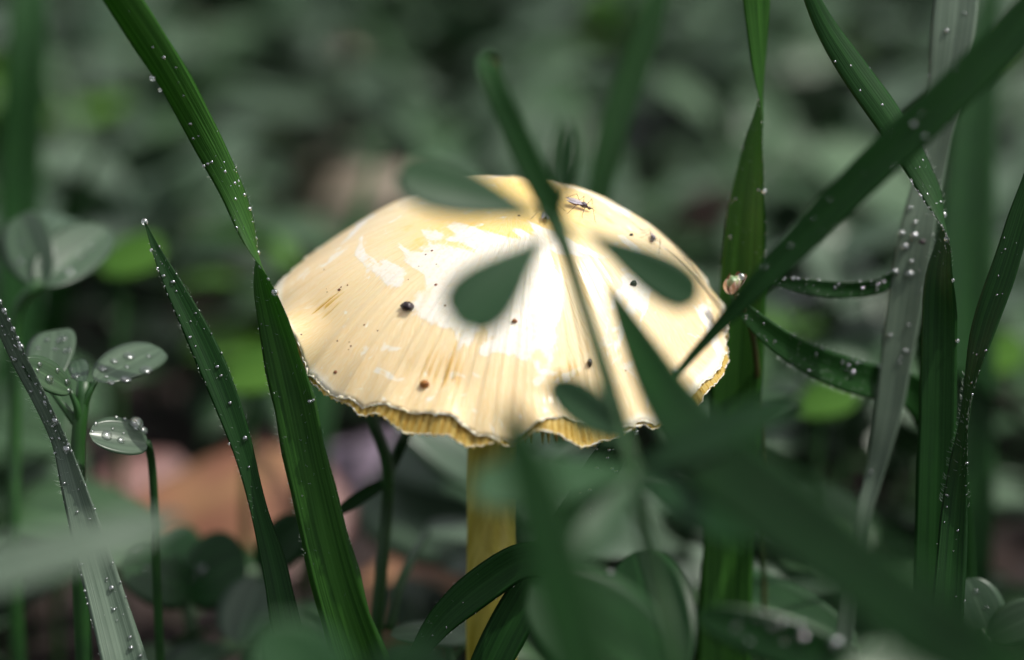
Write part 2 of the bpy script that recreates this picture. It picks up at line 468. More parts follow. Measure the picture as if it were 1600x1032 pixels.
for i in range(NR - 1):
    for j in range(NT):
        a, b, c_, d_ = i*NT + j, i*NT + (j+1) % NT, (i+1)*NT + (j+1) % NT, (i+1)*NT + j
        F.append((a, d_, c_, b)); o = NR * NT; F.append((a + o, b + o, c_ + o, d_ + o))
for j in range(NT):
    a, b = (NR-1)*NT + j, (NR-1)*NT + (j+1) % NT
    F.append((a, a + NR*NT, b + NR*NT, b))
base_g = np.array([-0.25, 0.15, 0.0])
mush = empty('mushroom', base_g)
tag(mush, 'pale yellow mushroom with a wide streaked cap on a slim yellow stem', 'mushroom')
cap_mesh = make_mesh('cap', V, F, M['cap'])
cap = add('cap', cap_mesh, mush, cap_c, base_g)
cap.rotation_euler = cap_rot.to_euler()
capW = V[:NR*NT] @ CR.T + cap_c
cap_bvh = BVHTree.FromPolygons([Vector(v) for v in capW], [f for f in F[0:(NR-1)*NT*2:2]])
def cap_hit(px, py):
    loc, nor, idx, dist = cap_bvh.ray_cast(Vector(CAMP), Vector(ray(px, py)))
    if loc is None:
        p = CAMP + ray(px, py) * (D0 - 0.3)
        loc, nor, idx, dist = cap_bvh.find_nearest(Vector(p))
    nor = np.array(nor)
    if nor @ (CAMP - np.array(loc)) < 0: nor = -nor
    return np.array(loc), nor

def skin_z(r, j):
    q = r / (1 - recede[j]); e = min(1.0, max(0.0, (q - 0.86) / 0.14))
    return cap_z(min(q, 1.06)) + e * recede[j] * CAP_R * 0.55 + e ** 1.8 * lift[j] * 2.2
# gills: thin plates hanging under the cap, joined (too fine to pick apart)
NG = 190
S_ = Soup()
for k in range(NG):
    t = 2 * math.pi * k / NG + rng.normal(0, 0.004)
    j = int(t / (2*math.pi) * NT) % NT
    r0 = 0.14 if k % 2 == 0 else (0.45 if k % 4 == 1 else 0.7)
    rs = np.concatenate([np.linspace(r0, 0.9, 7), [0.94, 0.97, 0.99]])
    depth = np.interp(rs, [0, 0.5, 0.85, 0.96, 0.985, 1.0], [0.30, 0.32, 0.21, 0.12, 0.07, 0.035]) * (1 + 0.05 * rng.normal())
    smooth_lift = 0.0
    V2 = []
    er = np.array([math.cos(t), math.sin(t), 0]); et = np.array([-math.sin(t), math.cos(t), 0])
    for r, dp in zip(rs, depth):
        ii = np.interp(r, rr_, np.arange(NR)); i0 = int(ii); fr = ii - i0
        zt = min(under[i0, j, 2] * (1 - fr) + under[min(i0+1, NR-1), j, 2] * fr + 0.0, skin_z(r, j) - 0.036) if r > 0.8 else under[i0, j, 2] * (1 - fr) + under[min(i0+1, NR-1), j, 2] * fr
        zb = min(cap_z(r), skin_z(r, j)) - 0.022 - dp - 0.012 * wave(np.array([t]), 21, [6, 10, 15])[0] - 0.008 * rng.random() * (r > 0.9)
        Rj = full_R[j]
        for s_, w_ in ((1, 0.010), (-1, 0.010)):
            V2.append(er * r * Rj + et * s_ * w_ + [0, 0, zt])
        for s_, w_ in ((1, 0.004), (-1, 0.004)):
            V2.append(er * r * Rj + et * s_ * w_ + [0, 0, min(zb, zt - 0.02)])
    F2 = []
    for i in range(len(rs) - 1):
        a = 4 * i; b = a + 4
        F2 += [(a, b, b+2, a+2), (a+1, a+3, b+3, b+1), (a+2, b+2, b+3, a+3)]
    e_ = 4 * (len(rs) - 1); F2 += [(e_, e_+1, e_+3, e_+2), (0, 2, 3, 1)]
    S_.put(V2, F2)
NP = NG * 4
pr = np.array([0.88, 0.9, 0.93, 0.955, 0.975, 0.99, 1.0])
V2 = []
for side in (0, 1):
    for r in pr:
        for k in range(NP):
            t = 2 * math.pi * k / NP; j = int(t / (2*math.pi) * NT) % NT
            ple = 0.5 - 0.5 * math.cos(t * NG)
            rj = full_R[j] * (r + (0.002 * ple if r > 0.98 else 0))
            V2.append((rj * math.cos(t), rj * math.sin(t), skin_z(r, j) - 0.038 - 0.024 * ple - 0.010 * side + 0.012 * math.sin(t * 23) * (r > 0.95)))
F2 = []
for i in range(len(pr) - 1):
    for k in range(NP):
        a, b = i*NP + k, i*NP + (k+1) % NP
        F2.append((a, a + NP, b + NP, b)); o_ = len(pr) * NP; F2.append((a + o_, b + o_, b + NP + o_, a + NP + o_))
S_.put(V2, F2)
V2, F2, _, _ = S_.done()
gills = add('gills', make_mesh('gills', V2, F2, M['gill']), mush, cap_c, base_g)
gills.rotation_euler = cap_rot.to_euler()
gills['kind'] = 'stuff'

# frilled pale edges: the torn skin margin and the outer lip of the gill layer
def lip(name, C, rad, mat):
    C = np.vstack([C, C[:1]]); n = len(C)
    rd = rad * (0.6 + 0.9 * np.abs(np.interp(np.arange(n), np.arange(0, n + 2, 2), rng.normal(0, 0.7, len(np.arange(0, n + 2, 2))))))
    V, F = tube(C, rd, 6)
    o = add(name, make_mesh(name, V, F, mat), mush, cap_c, base_g); o.rotation_euler = cap_rot.to_euler()
M['lip'] = simple('margin_edge', (0.84, 0.79, 0.66), 0.4, (0.82, 0.68, 0.42), 600, sss=0.3)
Cl = top[-1] * 0.5 + under[-1] * 0.5
Cl[:, 2] += rng.normal(0, 0.006, NT)
lip('margin', Cl, 0.011, M['lip'])
Cg = np.array([(full_R[j] * 1.001 * math.cos(th[j]), full_R[j] * 1.001 * math.sin(th[j]), skin_z(1.0, j) - 0.048 + 0.012 * math.sin(th[j] * 23)) for j in range(NT)])
lip('gill_edge', Cg + rng.normal(0, 0.006, Cg.shape), 0.0055, M['lip'])
# stem: slightly bowed, tapering, running up into the cap
top_c = cap_c + CR @ np.array([0, 0, CAP_H * 0.86])
q0 = P(768, 1030, 0.35); q1 = P(769, 760, 0.3)
pts, _ = spline([base_g + [0, 0, -0.35], base_g + [-0.02, 0, 1.2], q0, q1, cap_c + CR @ np.array([-0.05, 0, 0.2]), top_c], 60)
tt = np.linspace(0, 1, 60)
rad = 0.27 - 0.02 * tt + 0.10 * np.exp(-((tt) / 0.10) ** 2) + 0.006 * np.sin(tt * 30)
V2, F2 = tube(pts, rad, 36)
solid('stem', V2, F2, M['mstem'], mush, base_g, base_g)

# brown freckles of the cap skin
sv_, sf_ = sphere(7, 4)
S_ = Soup()
fre = [(524, 582, 5), (527, 533, 2.5), (546, 535, 2), (548, 541, 2.5), (471, 523, 2), (569, 508, 2.5), (590, 517, 2), (530, 453, 4), (681, 445, 4), (695, 478, 3),
       (533, 449, 2.5), (543, 446, 2.5), (665, 398, 2.5), (675, 392, 3), (804, 502, 5), (806, 503, 3), (930, 653, 3), (811, 337, 4)]
for _ in range(14): fre.append((rng.uniform(480, 1080), rng.uniform(400, 640), rng.uniform(1.0, 1.9)))
for (a, b, s) in fre:
    l, n_ = cap_hit(a, b)
    if l is None: continue
    sc = px_cm(s, -0.8) / 2 * 1.2
    ax = unit(np.cross(n_, [0.2, 1, 0.3])); ay = np.cross(n_, ax)
    V3 = sv_ * rng.uniform(0.75, 1.25, sv_.shape)
    S_.put(l + (V3[:, :1] * ax * 1.2 + V3[:, 1:2] * ay + V3[:, 2:] * n_ * 0.35) * sc, sf_)
V2, F2, _, _ = S_.done()
fo = solid('freckles', V2, F2, M['freckle'], mush, base_g, base_g); fo['kind'] = 'stuff'

# crumbs lying on the cap
def crumb(name, px, py, s, mat, label, asp=(1.15, 0.85, 0.8), seed=1):
    l, n_ = cap_hit(px, py)
    r = np.random.default_rng(seed)
    V3, F3 = sphere(14, 9)
    k = r.normal(0, 1, (5, 3))
    V3 = V3 * (1 + 0.16 * np.sin(V3 @ k.T * 2.2 + r.uniform(0, 6, 5)).sum(1, keepdims=True) / 1.6)
    sc = px_cm(s, -0.8) / 2
    ax = unit(np.cross(UP, n_)); ay = np.cross(n_, ax)
    c = l + n_ * sc * 0.42
    o = solid(name, c + (V3[:, :1] * ax * asp[0] + V3[:, 1:2] * ay * asp[1] + V3[:, 2:] * n_ * asp[2]) * sc, F3, mat, None, c)
    tag(o, label, 'crumb')
    return o
crumb('soil_crumb', 638, 481, 17, M['crumb'], 'largest glossy purple black crumb on the pale cap', seed=3)
crumb('soil_crumb', 989, 444, 11, M['crumb'], 'small dark grey crumb on the cap between two blurred leaves', seed=5)
crumb('soil_crumb', 921, 567, 11, M['crumb'], 'small upright grey crumb on the cap beside the thin blurred blade', (0.6, 1.2, 0.8), seed=8)
crumb('orange_crumb', 665, 602, 14, M['crumb_or'], 'rust orange crumb low on the front of the cap', seed=11)
crumb('orange_crumb', 804, 502, 8, M['crumb_or'], 'tiny pale orange crumb near the middle of the cap', seed=13)
crumb('soil_crumb', 986, 368, 7, M['crumb'], 'tiny flat dark fleck on the cap near the striped gnat', (1.5, 0.6, 0.6), seed=17)

# gnats
def gnat(px, py, L, heading, label, wing_open=0.15, seed=1, mat='gnat'):
    """heading: degrees on screen, 0 = right, 90 = up; L body length px"""
    l, n_ = cap_hit(px, py)
    L = px_cm(L, -0.3)
    dirv = math.cos(R(heading)) * RIGHT + math.sin(R(heading)) * UP
    fx = unit(dirv - n_ * (dirv @ n_)); fy = np.cross(n_, fx)
    W3 = lambda x, y, z: l + (fx * x + fy * y + n_ * z) * L
    root = empty('gnat', l); tag(root, label, 'gnat', 'gnats on the cap')
    xs = np.array([-0.50, -0.46, -0.36, -0.24, -0.10, -0.03, 0.02, 0.08, 0.17, 0.27, 0.33, 0.36, 0.40, 0.45, 0.50, 0.53])
    rs = np.array([0.008, 0.035, 0.06, 0.085, 0.075, 0.05, 0.05, 0.10, 0.135, 0.10, 0.045, 0.035, 0.065, 0.07, 0.045, 0.01])
    zs = 0.17 + 0.05 * np.exp(-((xs - 0.17) / 0.14) ** 2) - 0.06 * np.clip(xs - 0.3, 0, 1) * 3
    C = np.stack([W3(x, 0, z) for x, z in zip(xs, zs)])
    V3, F3 = tube(C, rs * L, 12)
    b = solid('body', V3, F3, M[mat], root, l, l)
    V3, F3 = tube(C[:6] , rs[:6] * L * 1.06, 12)
    solid('abdomen', V3, F3, M['gnat_abd'], root, l, l)
    for s in (-1, 1):
        a0 = W3(0.14, 0.05 * s, 0.28)
        a1 = W3(-0.62, s * (0.08 + wing_open), 0.24)
        ctr = np.linspace(0, 1, 12)[:, None]
        C2 = a0 + (a1 - a0) * ctr
        Wd = 0.13 * L * np.sin(np.linspace(0.15, math.pi - 0.05, 12)) ** 0.8
        V3, F3, U3 = ribbon(C2, np.tile(unit(np.cross(n_, a1 - a0)), (12, 1)), np.tile(n_, (12, 1)), Wd, 5, 0.05, 0.0008)
        solid('wing', V3, F3, M['wing'], root, l, l, U3)
        for xx, sw in ((0.27, 0.35), (0.17, -0.05), (0.08, -0.45)):
            foot = W3(xx + sw * 1.2, s * 0.62, 0.0)
            fl, fn = cap_bvh.find_nearest(Vector(foot))[:2]
            foot = np.array(fl)
            C3 = np.stack([W3(xx, 0.05 * s, 0.15), W3(xx + sw * 0.6, s * 0.36, 0.40), foot + n_ * 0.06 * L, foot + unit(foot - l) * 0.1 * L])
            V3, F3 = tube(C3, np.array([0.016, 0.013, 0.010, 0.006]) * L, 5)
            solid('leg', V3, F3, M['gnat_leg'], root, l, l)
        C3 = np.stack([W3(0.50, 0.03 * s, 0.16), W3(0.62, 0.10 * s, 0.20), W3(0.74, 0.16 * s, 0.12)])
        V3, F3 = tube(C3, np.array([0.010, 0.008, 0.005]) * L, 5)
        solid('antenna', V3, F3, M['gnat_leg'], root, l, l)
    return root
gnat(903, 325, 38, 3, 'grey gnat with brown abdomen standing crosswise near the top of the cap', 0.02)
gnat(1016, 376, 30, 232, 'small gnat with pale folded wings at the far right edge of the cap', 0.03, mat='crumb')
gnat(856, 338, 34, 80, 'long legged gnat half hidden behind the blurred front blade', 0.05, mat='gnat')

# ------------------------------------------------------------------ grass blades
drop_me = make_mesh('water_drop', *sphere(20, 14), M['water_bead'])
drop_leaf_me = make_mesh('water_drop', *sphere(20, 14), M['water'])
def put_drop(parent, ploc, pos, nrm, s_cm, flat=0.78):
    o = bpy.data.objects.new('water_drop', drop_me if flat > 0.6 else drop_leaf_me); col.objects.link(o)
    o.parent = parent
    o.location = Vector((pos + nrm * s_cm * flat * 0.42 - ploc) * CM)
    o.rotation_euler = Vector(nrm).to_track_quat('Z', 'Y').to_euler()
    o.scale = (s_cm, s_cm * random.uniform(0.85, 1.1), s_cm * flat)
    return o

def blade(pts, mat, label, fold=0.18, drops=(), dew=None, hairs=None, m=11, n=90, group=None, wav=0.03, seed=None, root=True, name='grass_blade', push=0.0):
    """pts root -> tip: (px, py, depth, width px, twist deg)"""
    r = np.random.default_rng(seed if seed is not None else len(bpy.data.objects))
    rows = []
    for p in pts:
        px, py, d, w = p[:4]; d += push; tw = p[4] if len(p) > 4 else 0
        rows.append([*P(px, py, d), px_cm(w, d) / 2, R(tw)])
    if root:
        p0 = np.array(rows[0][:3]); t = unit(p0 - np.array(rows[1][:3]))
        h = p0[2] + 0.25
        side = t * (h / max(-t[2], 0.45)) * 0.55; side[2] = 0
        nlen = np.linalg.norm(side)
        if nlen > 2.5: side *= 2.5 / nlen
        w0, tw0 = rows[0][3], rows[0][4]
        rows = [[p0[0] + side[0], p0[1] + side[1], -0.35, w0 * 0.55, tw0],
                [p0[0] + side[0] * 0.72, p0[1] + side[1] * 0.72, h * 0.45 - 0.25, w0 * 0.85, tw0]] + rows
    A, L = spline(rows, n)
    C = A[:, :3]; W = np.maximum(A[:, 3], 0.004); TW = A[:, 4]
    T = unit(np.gradient(C, axis=0))
    view = unit(CAMP - C)
    S0 = unit(np.cross(T, view)); N0 = np.cross(S0, T)
    S = np.cos(TW)[:, None] * S0 + np.sin(TW)[:, None] * N0
    N = np.cross(S, T)
    N *= np.sign((N * np.cross(S, T)).sum(1))[:, None]
    k = np.arange(n)
    edge = wav * np.stack([np.interp(k, np.arange(0, n + 3, 3), r.normal(0, 1, len(np.arange(0, n + 3, 3)))) for _ in (0, 1)], 1)
    V, F, UV = ribbon(C, S, N, W, m, fold, 0.014, 0.003, edge)
    o = solid(name, V, F, mat, None, C[0], uv=UV)
    tag(o, label, 'grass', group)
    proj = np.array([project(c) for c in C])
    uu = np.linspace(-1, 1, 21)
    def surf(i, u):
        return C[i] + S[i] * u * W[i] + N[i] * fold * W[i] * abs(u) ** 1.3
    def facing(i):
        return N[i] if N[i] @ (CAMP - C[i]) > 0 else -N[i]
    for (px, py, s) in drops:
        best = None
        for i in range(n):
            if abs(proj[i, 0] - px) + abs(proj[i, 1] - py) > 160: continue
            for u in uu:
                q = surf(i, u); x, y, d = project(q)
                e = (x - px) ** 2 + (y - py) ** 2
                if best is None or e < best[0]: best = (e, i, u, q, d)
        if best is None: continue
        _, i, u, q, d = best
        put_drop(o, C[0], q, facing(i), px_cm(s, d) / 2)
    if dew:
        for (cnt, y0, y1, smin, smax, edge_u) in dew:
            S_ = Soup(); ok = np.where((proj[:, 1] > y0) & (proj[:, 1] < y1))[0]
            if len(ok) == 0: continue
            cl = r.choice(ok, 5)
            for _ in range(int(cnt * 0.55)):
                i = int(np.clip(r.choice(cl) + r.normal(0, 2.5), ok[0], ok[-1])) if r.random() < 0.55 else r.choice(ok)
                u = r.uniform(-1, 1) if edge_u is None else np.clip(edge_u + r.normal(0, 0.06), -1, 1)
                f = r.random(); i2 = min(i + 1, n - 1)
                q = surf(i, u) * (1 - f) + surf(i2, u) * f; nn = facing(i)
                s = px_cm(smin + (smax - smin) * r.random() ** 2.2, proj[i, 2]) / 2
                ax = unit(np.cross(nn, T[i]))
                V3, F3 = dew_s
                S_.put(q + nn * s * 0.4 + (V3[:, :1] * ax + V3[:, 1:2] * T[i] * r.uniform(0.9, 1.3) + V3[:, 2:] * nn * 0.8) * s, F3)
            V3, F3, _, _ = S_.done()
            dd = solid('dew', V3, F3, M['water_bead'], o, C[0], C[0]); dd['kind'] = 'stuff'
    if hairs:
        S_ = Soup()
        for (cnt, y0, y1, L0) in hairs:
            ok = np.where((proj[:, 1] > y0) & (proj[:, 1] < y1))[0]
            if len(ok) == 0: continue
            for _ in range(int(cnt * 1.0)):
                i = r.choice(ok); u = random.choice((-1, 1)) if r.random() < 0.7 else r.uniform(-1, 1)
                i2 = min(i + 1, n - 1); f = r.random(); q = surf(i, u) * (1 - f) + surf(i2, u) * f; nn = facing(i)
                ll = px_cm(L0, proj[i, 2]) * r.uniform(0.5, 1.2)
                dv = unit(S[i] * np.sign(u) * r.uniform(0.4, 1) + nn * r.uniform(0.2, 0.8) + T[i] * r.uniform(0.0, 0.9))
                C3 = np.stack([q, q + dv * ll * 0.6, q + dv * ll + T[i] * ll * 0.15])
                V3, F3 = tube(C3, np.array([0.0010, 0.0007, 0.0003]), 4)
                S_.put(V3, F3)
        V3, F3, _, _ = S_.done()
        hh = solid('hairs', V3, F3, M['hair'], o, C[0], C[0]); hh['kind'] = 'stuff'
    return o
dew_s = sphere(10, 7)

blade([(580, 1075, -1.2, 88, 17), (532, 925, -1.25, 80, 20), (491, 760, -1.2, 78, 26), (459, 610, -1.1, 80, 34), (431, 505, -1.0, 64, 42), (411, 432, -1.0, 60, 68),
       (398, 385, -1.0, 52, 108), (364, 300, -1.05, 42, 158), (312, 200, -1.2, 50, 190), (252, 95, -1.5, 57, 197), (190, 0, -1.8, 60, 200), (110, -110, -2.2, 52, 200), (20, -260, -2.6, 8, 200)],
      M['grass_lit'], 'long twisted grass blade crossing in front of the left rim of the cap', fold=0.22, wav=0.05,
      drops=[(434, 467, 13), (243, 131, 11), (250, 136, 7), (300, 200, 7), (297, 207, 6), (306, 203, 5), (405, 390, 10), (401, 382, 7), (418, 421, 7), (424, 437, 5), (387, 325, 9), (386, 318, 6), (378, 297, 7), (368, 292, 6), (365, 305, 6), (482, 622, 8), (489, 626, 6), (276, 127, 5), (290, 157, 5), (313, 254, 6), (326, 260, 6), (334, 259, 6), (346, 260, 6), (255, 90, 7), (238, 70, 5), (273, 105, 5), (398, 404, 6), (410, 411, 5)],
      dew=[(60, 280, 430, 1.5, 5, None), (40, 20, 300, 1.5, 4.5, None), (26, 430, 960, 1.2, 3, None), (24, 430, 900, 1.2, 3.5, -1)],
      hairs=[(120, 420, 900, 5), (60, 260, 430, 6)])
blade([(478, 1090, -1.0, 52), (449, 985, -0.95, 48), (427, 880, -0.9, 40), (404, 795, -0.9, 27), (386, 725, -0.9, 30), (353, 625, -0.9, 42), (313, 530, -0.9, 41), (273, 450, -0.9, 29), (245, 393, -0.9, 15), (226, 347, -0.9, 2)],
      M['grass'], 'pointed upright grass blade with a water drop on its tip', fold=0.2,
      drops=[(227, 350, 11), (267, 436, 9), (257, 434, 7), (237, 392, 6), (241, 421, 5), (294, 523, 5), (300, 531, 4), (341, 577, 7), (344, 585, 6), (358, 625, 7), (384, 687, 9), (278, 459, 4), (302, 484, 4), (354, 690, 4), (388, 728, 5)],
      dew=[(22, 360, 800, 1.2, 4, None), (26, 380, 800, 1.2, 3.5, -1), (30, 380, 800, 1.2, 3.5, 1)], hairs=[(110, 380, 820, 5)])
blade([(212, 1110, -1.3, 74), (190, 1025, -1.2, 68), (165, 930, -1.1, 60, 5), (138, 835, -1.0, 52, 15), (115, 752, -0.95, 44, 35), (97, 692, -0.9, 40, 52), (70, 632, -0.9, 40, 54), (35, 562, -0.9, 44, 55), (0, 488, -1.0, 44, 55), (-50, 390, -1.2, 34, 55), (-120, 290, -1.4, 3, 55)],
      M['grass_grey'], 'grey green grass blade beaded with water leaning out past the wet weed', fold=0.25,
      drops=[(90, 662, 13), (106, 702, 15), (84, 648, 7), (33, 535, 12), (8, 485, 10), (22, 508, 9), (12, 472, 7), (24, 556, 7), (40, 580, 7), (62, 610, 7), (72, 630, 9), (205, 1017, 9), (176, 925, 9), (175, 945, 6), (203, 996, 6), (119, 797, 6), (140, 808, 6), (127, 878, 7), (99, 753, 5), (219, 1022, 6), (153, 818, 4), (168, 907, 4), (15, 500, 7), (30, 524, 7), (4, 470, 8), (48, 590, 6), (55, 598, 6)],
      dew=[(110, 470, 720, 2, 7, None), (60, 700, 1030, 1.2, 4, None), (40, 700, 1030, 1.5, 4.5, 1), (40, 700, 1030, 1.5, 4.5, -1)], hairs=[(140, 560, 780, 9)])
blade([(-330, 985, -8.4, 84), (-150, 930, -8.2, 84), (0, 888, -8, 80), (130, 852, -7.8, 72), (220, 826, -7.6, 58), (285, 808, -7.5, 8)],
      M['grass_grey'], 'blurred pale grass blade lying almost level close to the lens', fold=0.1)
blade([(1040, 960, -3.6, 28), (1008, 830, -3.5, 22), (985, 725, -3.4, 24), (955, 615, -3.2, 24), (916, 490, -3.05, 19), (884, 388, -3.0, 22), (856, 315, -3.0, 36), (827, 255, -3.0, 42), (797, 190, -3.0, 42), (772, 135, -3.0, 38), (762, 104, -2.9, 36), (764, 96, -2.5, 34), (770, 108, -1.9, 26), (776, 135, -1.2, 4)],
      M['grass'], 'blurred grass blade bent over at its top, crossing in front of the cap apex', fold=0.15, push=-1.3)
blade([(1910, 760, -2.7, 50), (1870, 330, -3.0, 58), (1780, 60, -3.05, 60), (1670, -20, -3.0, 60), (1560, 75, -2.9, 62), (1470, 165, -2.8, 64), (1350, 275, -2.6, 61), (1240, 388, -2.4, 47), (1175, 455, -2.3, 34), (1110, 525, -2.15, 19), (1062, 580, -2.1, 12), (1042, 606, -2.1, 6)],
      M['grass'], 'broad blurred grass blade slanting down across the right rim of the cap', fold=0.15,
      drops=[(1062, 567, 8), (1056, 575, 5), (1440, 185, 8), (1440, 217, 8)], dew=[(50, 30, 560, 2, 5, None)], push=-0.7)
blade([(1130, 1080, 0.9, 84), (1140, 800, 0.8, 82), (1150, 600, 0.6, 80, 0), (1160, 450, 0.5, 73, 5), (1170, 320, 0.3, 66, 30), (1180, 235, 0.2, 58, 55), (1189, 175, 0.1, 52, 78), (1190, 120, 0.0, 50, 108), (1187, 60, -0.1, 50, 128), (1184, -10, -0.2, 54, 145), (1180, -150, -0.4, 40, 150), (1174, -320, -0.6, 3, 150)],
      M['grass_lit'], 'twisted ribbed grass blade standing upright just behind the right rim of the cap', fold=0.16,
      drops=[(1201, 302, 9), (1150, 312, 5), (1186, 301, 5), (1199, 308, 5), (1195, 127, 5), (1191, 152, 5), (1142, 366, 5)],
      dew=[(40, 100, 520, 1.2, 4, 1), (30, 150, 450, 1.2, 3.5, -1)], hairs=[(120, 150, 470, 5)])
blade([(1452, 1090, -0.2, 62), (1460, 850, -0.3, 62), (1465, 650, -0.4, 58), (1468, 500, -0.5, 56, 5), (1471, 425, -0.6, 54, 40), (1477, 368, -0.6, 50, 72), (1467, 322, -0.6, 50, 118), (1440, 268, -0.6, 50, 142), (1396, 195, -0.7, 52, 152), (1336, 110, -0.8, 50, 155), (1290, 40, -0.9, 36, 158), (1264, -15, -1.0, 25, 160), (1220, -130, -1.2, 3, 160)],
      M['grass'], 'dark grass blade twisted tight where beads of water line its edge', fold=0.2,
      drops=[(1483, 384, 11), (1476, 343, 12), (1473, 333, 7), (1463, 320, 5), (1467, 308, 5), (1481, 372, 7), (1478, 362, 6), (1446, 300, 5), (1380, 166, 6), (1345, 146, 5), (1308, 101, 5), (1324, 97, 5), (1493, 440, 6), (1500, 525, 7), (1470, 322, 7)],
      dew=[(70, 260, 400, 1.5, 5, 1), (40, 250, 400, 1.5, 4.5, None), (30, 60, 260, 1.2, 3.5, None)], hairs=[(120, 230, 420, 7)])
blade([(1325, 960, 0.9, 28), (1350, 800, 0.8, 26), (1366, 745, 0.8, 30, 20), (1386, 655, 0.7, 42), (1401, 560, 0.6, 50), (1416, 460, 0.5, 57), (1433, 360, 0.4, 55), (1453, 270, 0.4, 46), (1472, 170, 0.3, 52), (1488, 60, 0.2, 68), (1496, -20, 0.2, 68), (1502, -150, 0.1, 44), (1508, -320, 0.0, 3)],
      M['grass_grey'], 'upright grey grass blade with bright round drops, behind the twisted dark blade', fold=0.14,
      drops=[(1410, 366, 11), (1428, 368, 14), (1414, 389, 13), (1398, 426, 13), (1421, 429, 16), (1422, 415, 9), (1430, 353, 8), (1422, 327, 8), (1478, 57, 9), (1390, 515, 9), (1414, 547, 7), (1418, 555, 6), (1360, 741, 6), (1420, 503, 6), (1405, 565, 5)],
      dew=[(40, 20, 760, 1.5, 5, None)])
crumb_on = None
blade([(1455, 1010, 1.5, 26), (1452, 760, 1.5, 26), (1447, 560, 1.3, 26), (1430, 455, 0.9, 26, 20), (1402, 432, 0.55, 30, 45), (1370, 447, 0.35, 30, 38), (1320, 453, 0.15, 27, 15), (1262, 449, 0.05, 25, 0), (1220, 441, 0.0, 15), (1193, 436, 0.0, 3)],
      M['grass'], 'short grass tip pointing sideways from the grey blade toward the cap', fold=0.2,
      drops=[(1212, 434, 12), (1220, 436, 8), (1205, 437, 7), (1235, 436, 6), (1243, 436, 5), (1365, 453, 7), (1374, 446, 9), (1383, 441, 8), (1345, 450, 7), (1315, 446, 5)],
      dew=[(60, 425, 465, 1.5, 5, 1), (40, 425, 465, 1.5, 5, None)], hairs=[(100, 420, 470, 7)])
blade([(1500, 1020, 1.7, 50), (1490, 800, 1.6, 54), (1462, 660, 1.3, 54), (1420, 610, 1.0, 54), (1370, 598, 0.75, 54), (1325, 586, 0.5, 53), (1268, 563, 0.2, 48), (1210, 528, 0.0, 38), (1165, 488, -0.1, 25), (1138, 452, -0.1, 4)],
      M['grass'], 'curved hairy grass blade sweeping from the right edge up to the cap rim', fold=0.2,
      drops=[(1331, 582, 13), (1329, 573, 8), (1262, 579, 7), (1336, 566, 6), (1317, 567, 5)],
      dew=[(50, 480, 620, 1.2, 4.5, None), (30, 480, 620, 1.2, 4, 1)], hairs=[(240, 540, 612, 9)])
blade([(1472, 1080, -1.0, 54), (1482, 940, -1.0, 50), (1490, 830, -0.95, 46, 15), (1499, 740, -0.9, 44, 45), (1510, 655, -0.9, 42, 70), (1520, 595, -0.9, 42, 62), (1540, 510, -0.9, 44, 30), (1570, 420, -0.95, 42, 10), (1602, 315, -1.0, 36), (1645, 195, -1.1, 28), (1700, 50, -1.2, 2)],
      M['grass'], 'slender grass blade with fine pale hairs around its narrow twist', fold=0.2,
      drops=[(1514, 728, 6), (1519, 603, 5), (1522, 612, 4), (1480, 769, 5), (1496, 828, 4), (1568, 397, 4), (1540, 555, 5), (1560, 458, 4), (1470, 951, 4), (1513, 938, 4), (1481, 790, 4)],
      dew=[(50, 330, 990, 1.2, 3.2, None)], hairs=[(170, 590, 800, 7)])
blade([(1600, 1110, -10.0, 140), (1440, 975, -9.0, 140), (1310, 870, -7.8, 132), (1190, 775, -6.4, 122), (1095, 695, -5.0, 106), (1036, 612, -3.9, 76), (1000, 545, -3.4, 51), (970, 485, -3.1, 27), (948, 440, -2.9, 2)],
      M['grass'], 'broad dark blurred blade tapering to a point against the cap', fold=0.1, push=-1.2)
blade([(930, 1110, -7.2, 122, 27), (893, 960, -6.6, 114, 27), (856, 825, -6.0, 96, 27), (825, 730, -5.5, 74, 27), (802, 670, -5.2, 47, 27), (788, 628, -5.0, 3, 27)],
      M['grass'], 'dark blurred blade rising in front of the mushroom stem', fold=0.1, push=-2.5)
blade([(930, 1110, -1.6, 44), (905, 960, -1.5, 54), (868, 885, -1.3, 58), (820, 876, -1.1, 58), (757, 912, -1.0, 58), (692, 968, -1.0, 46), (650, 1025, -1.0, 26), (618, 1080, -1.0, 4)],
      M['grass'], 'arched grass blade drooping across the foot of the mushroom stem', fold=0.2, dew=[(30, 880, 1032, 1.2, 3.5, None)], hairs=[(60, 880, 1032, 4)])
blade([(748, 1085, -0.75, 62), (790, 990, -0.8, 66), (842, 900, -0.8, 64), (900, 805, -0.85, 60), (948, 722, -0.9, 50), (975, 680, -0.9, 36), (994, 648, -0.9, 3)],
      M['grass'], 'dark grass blade with many drops slanting up under the front of the cap', fold=0.18,
      drops=[(932, 733, 10), (957, 733, 8), (965, 733, 7), (920, 770, 10), (906, 770, 6), (940, 735, 6), (921, 815, 6), (990, 662, 7), (983, 655, 5), (994, 678, 10), (955, 700, 7), (950, 716, 6), (948, 752, 5), (917, 823, 4)],
      dew=[(70, 650, 860, 1.5, 5.5, None)])

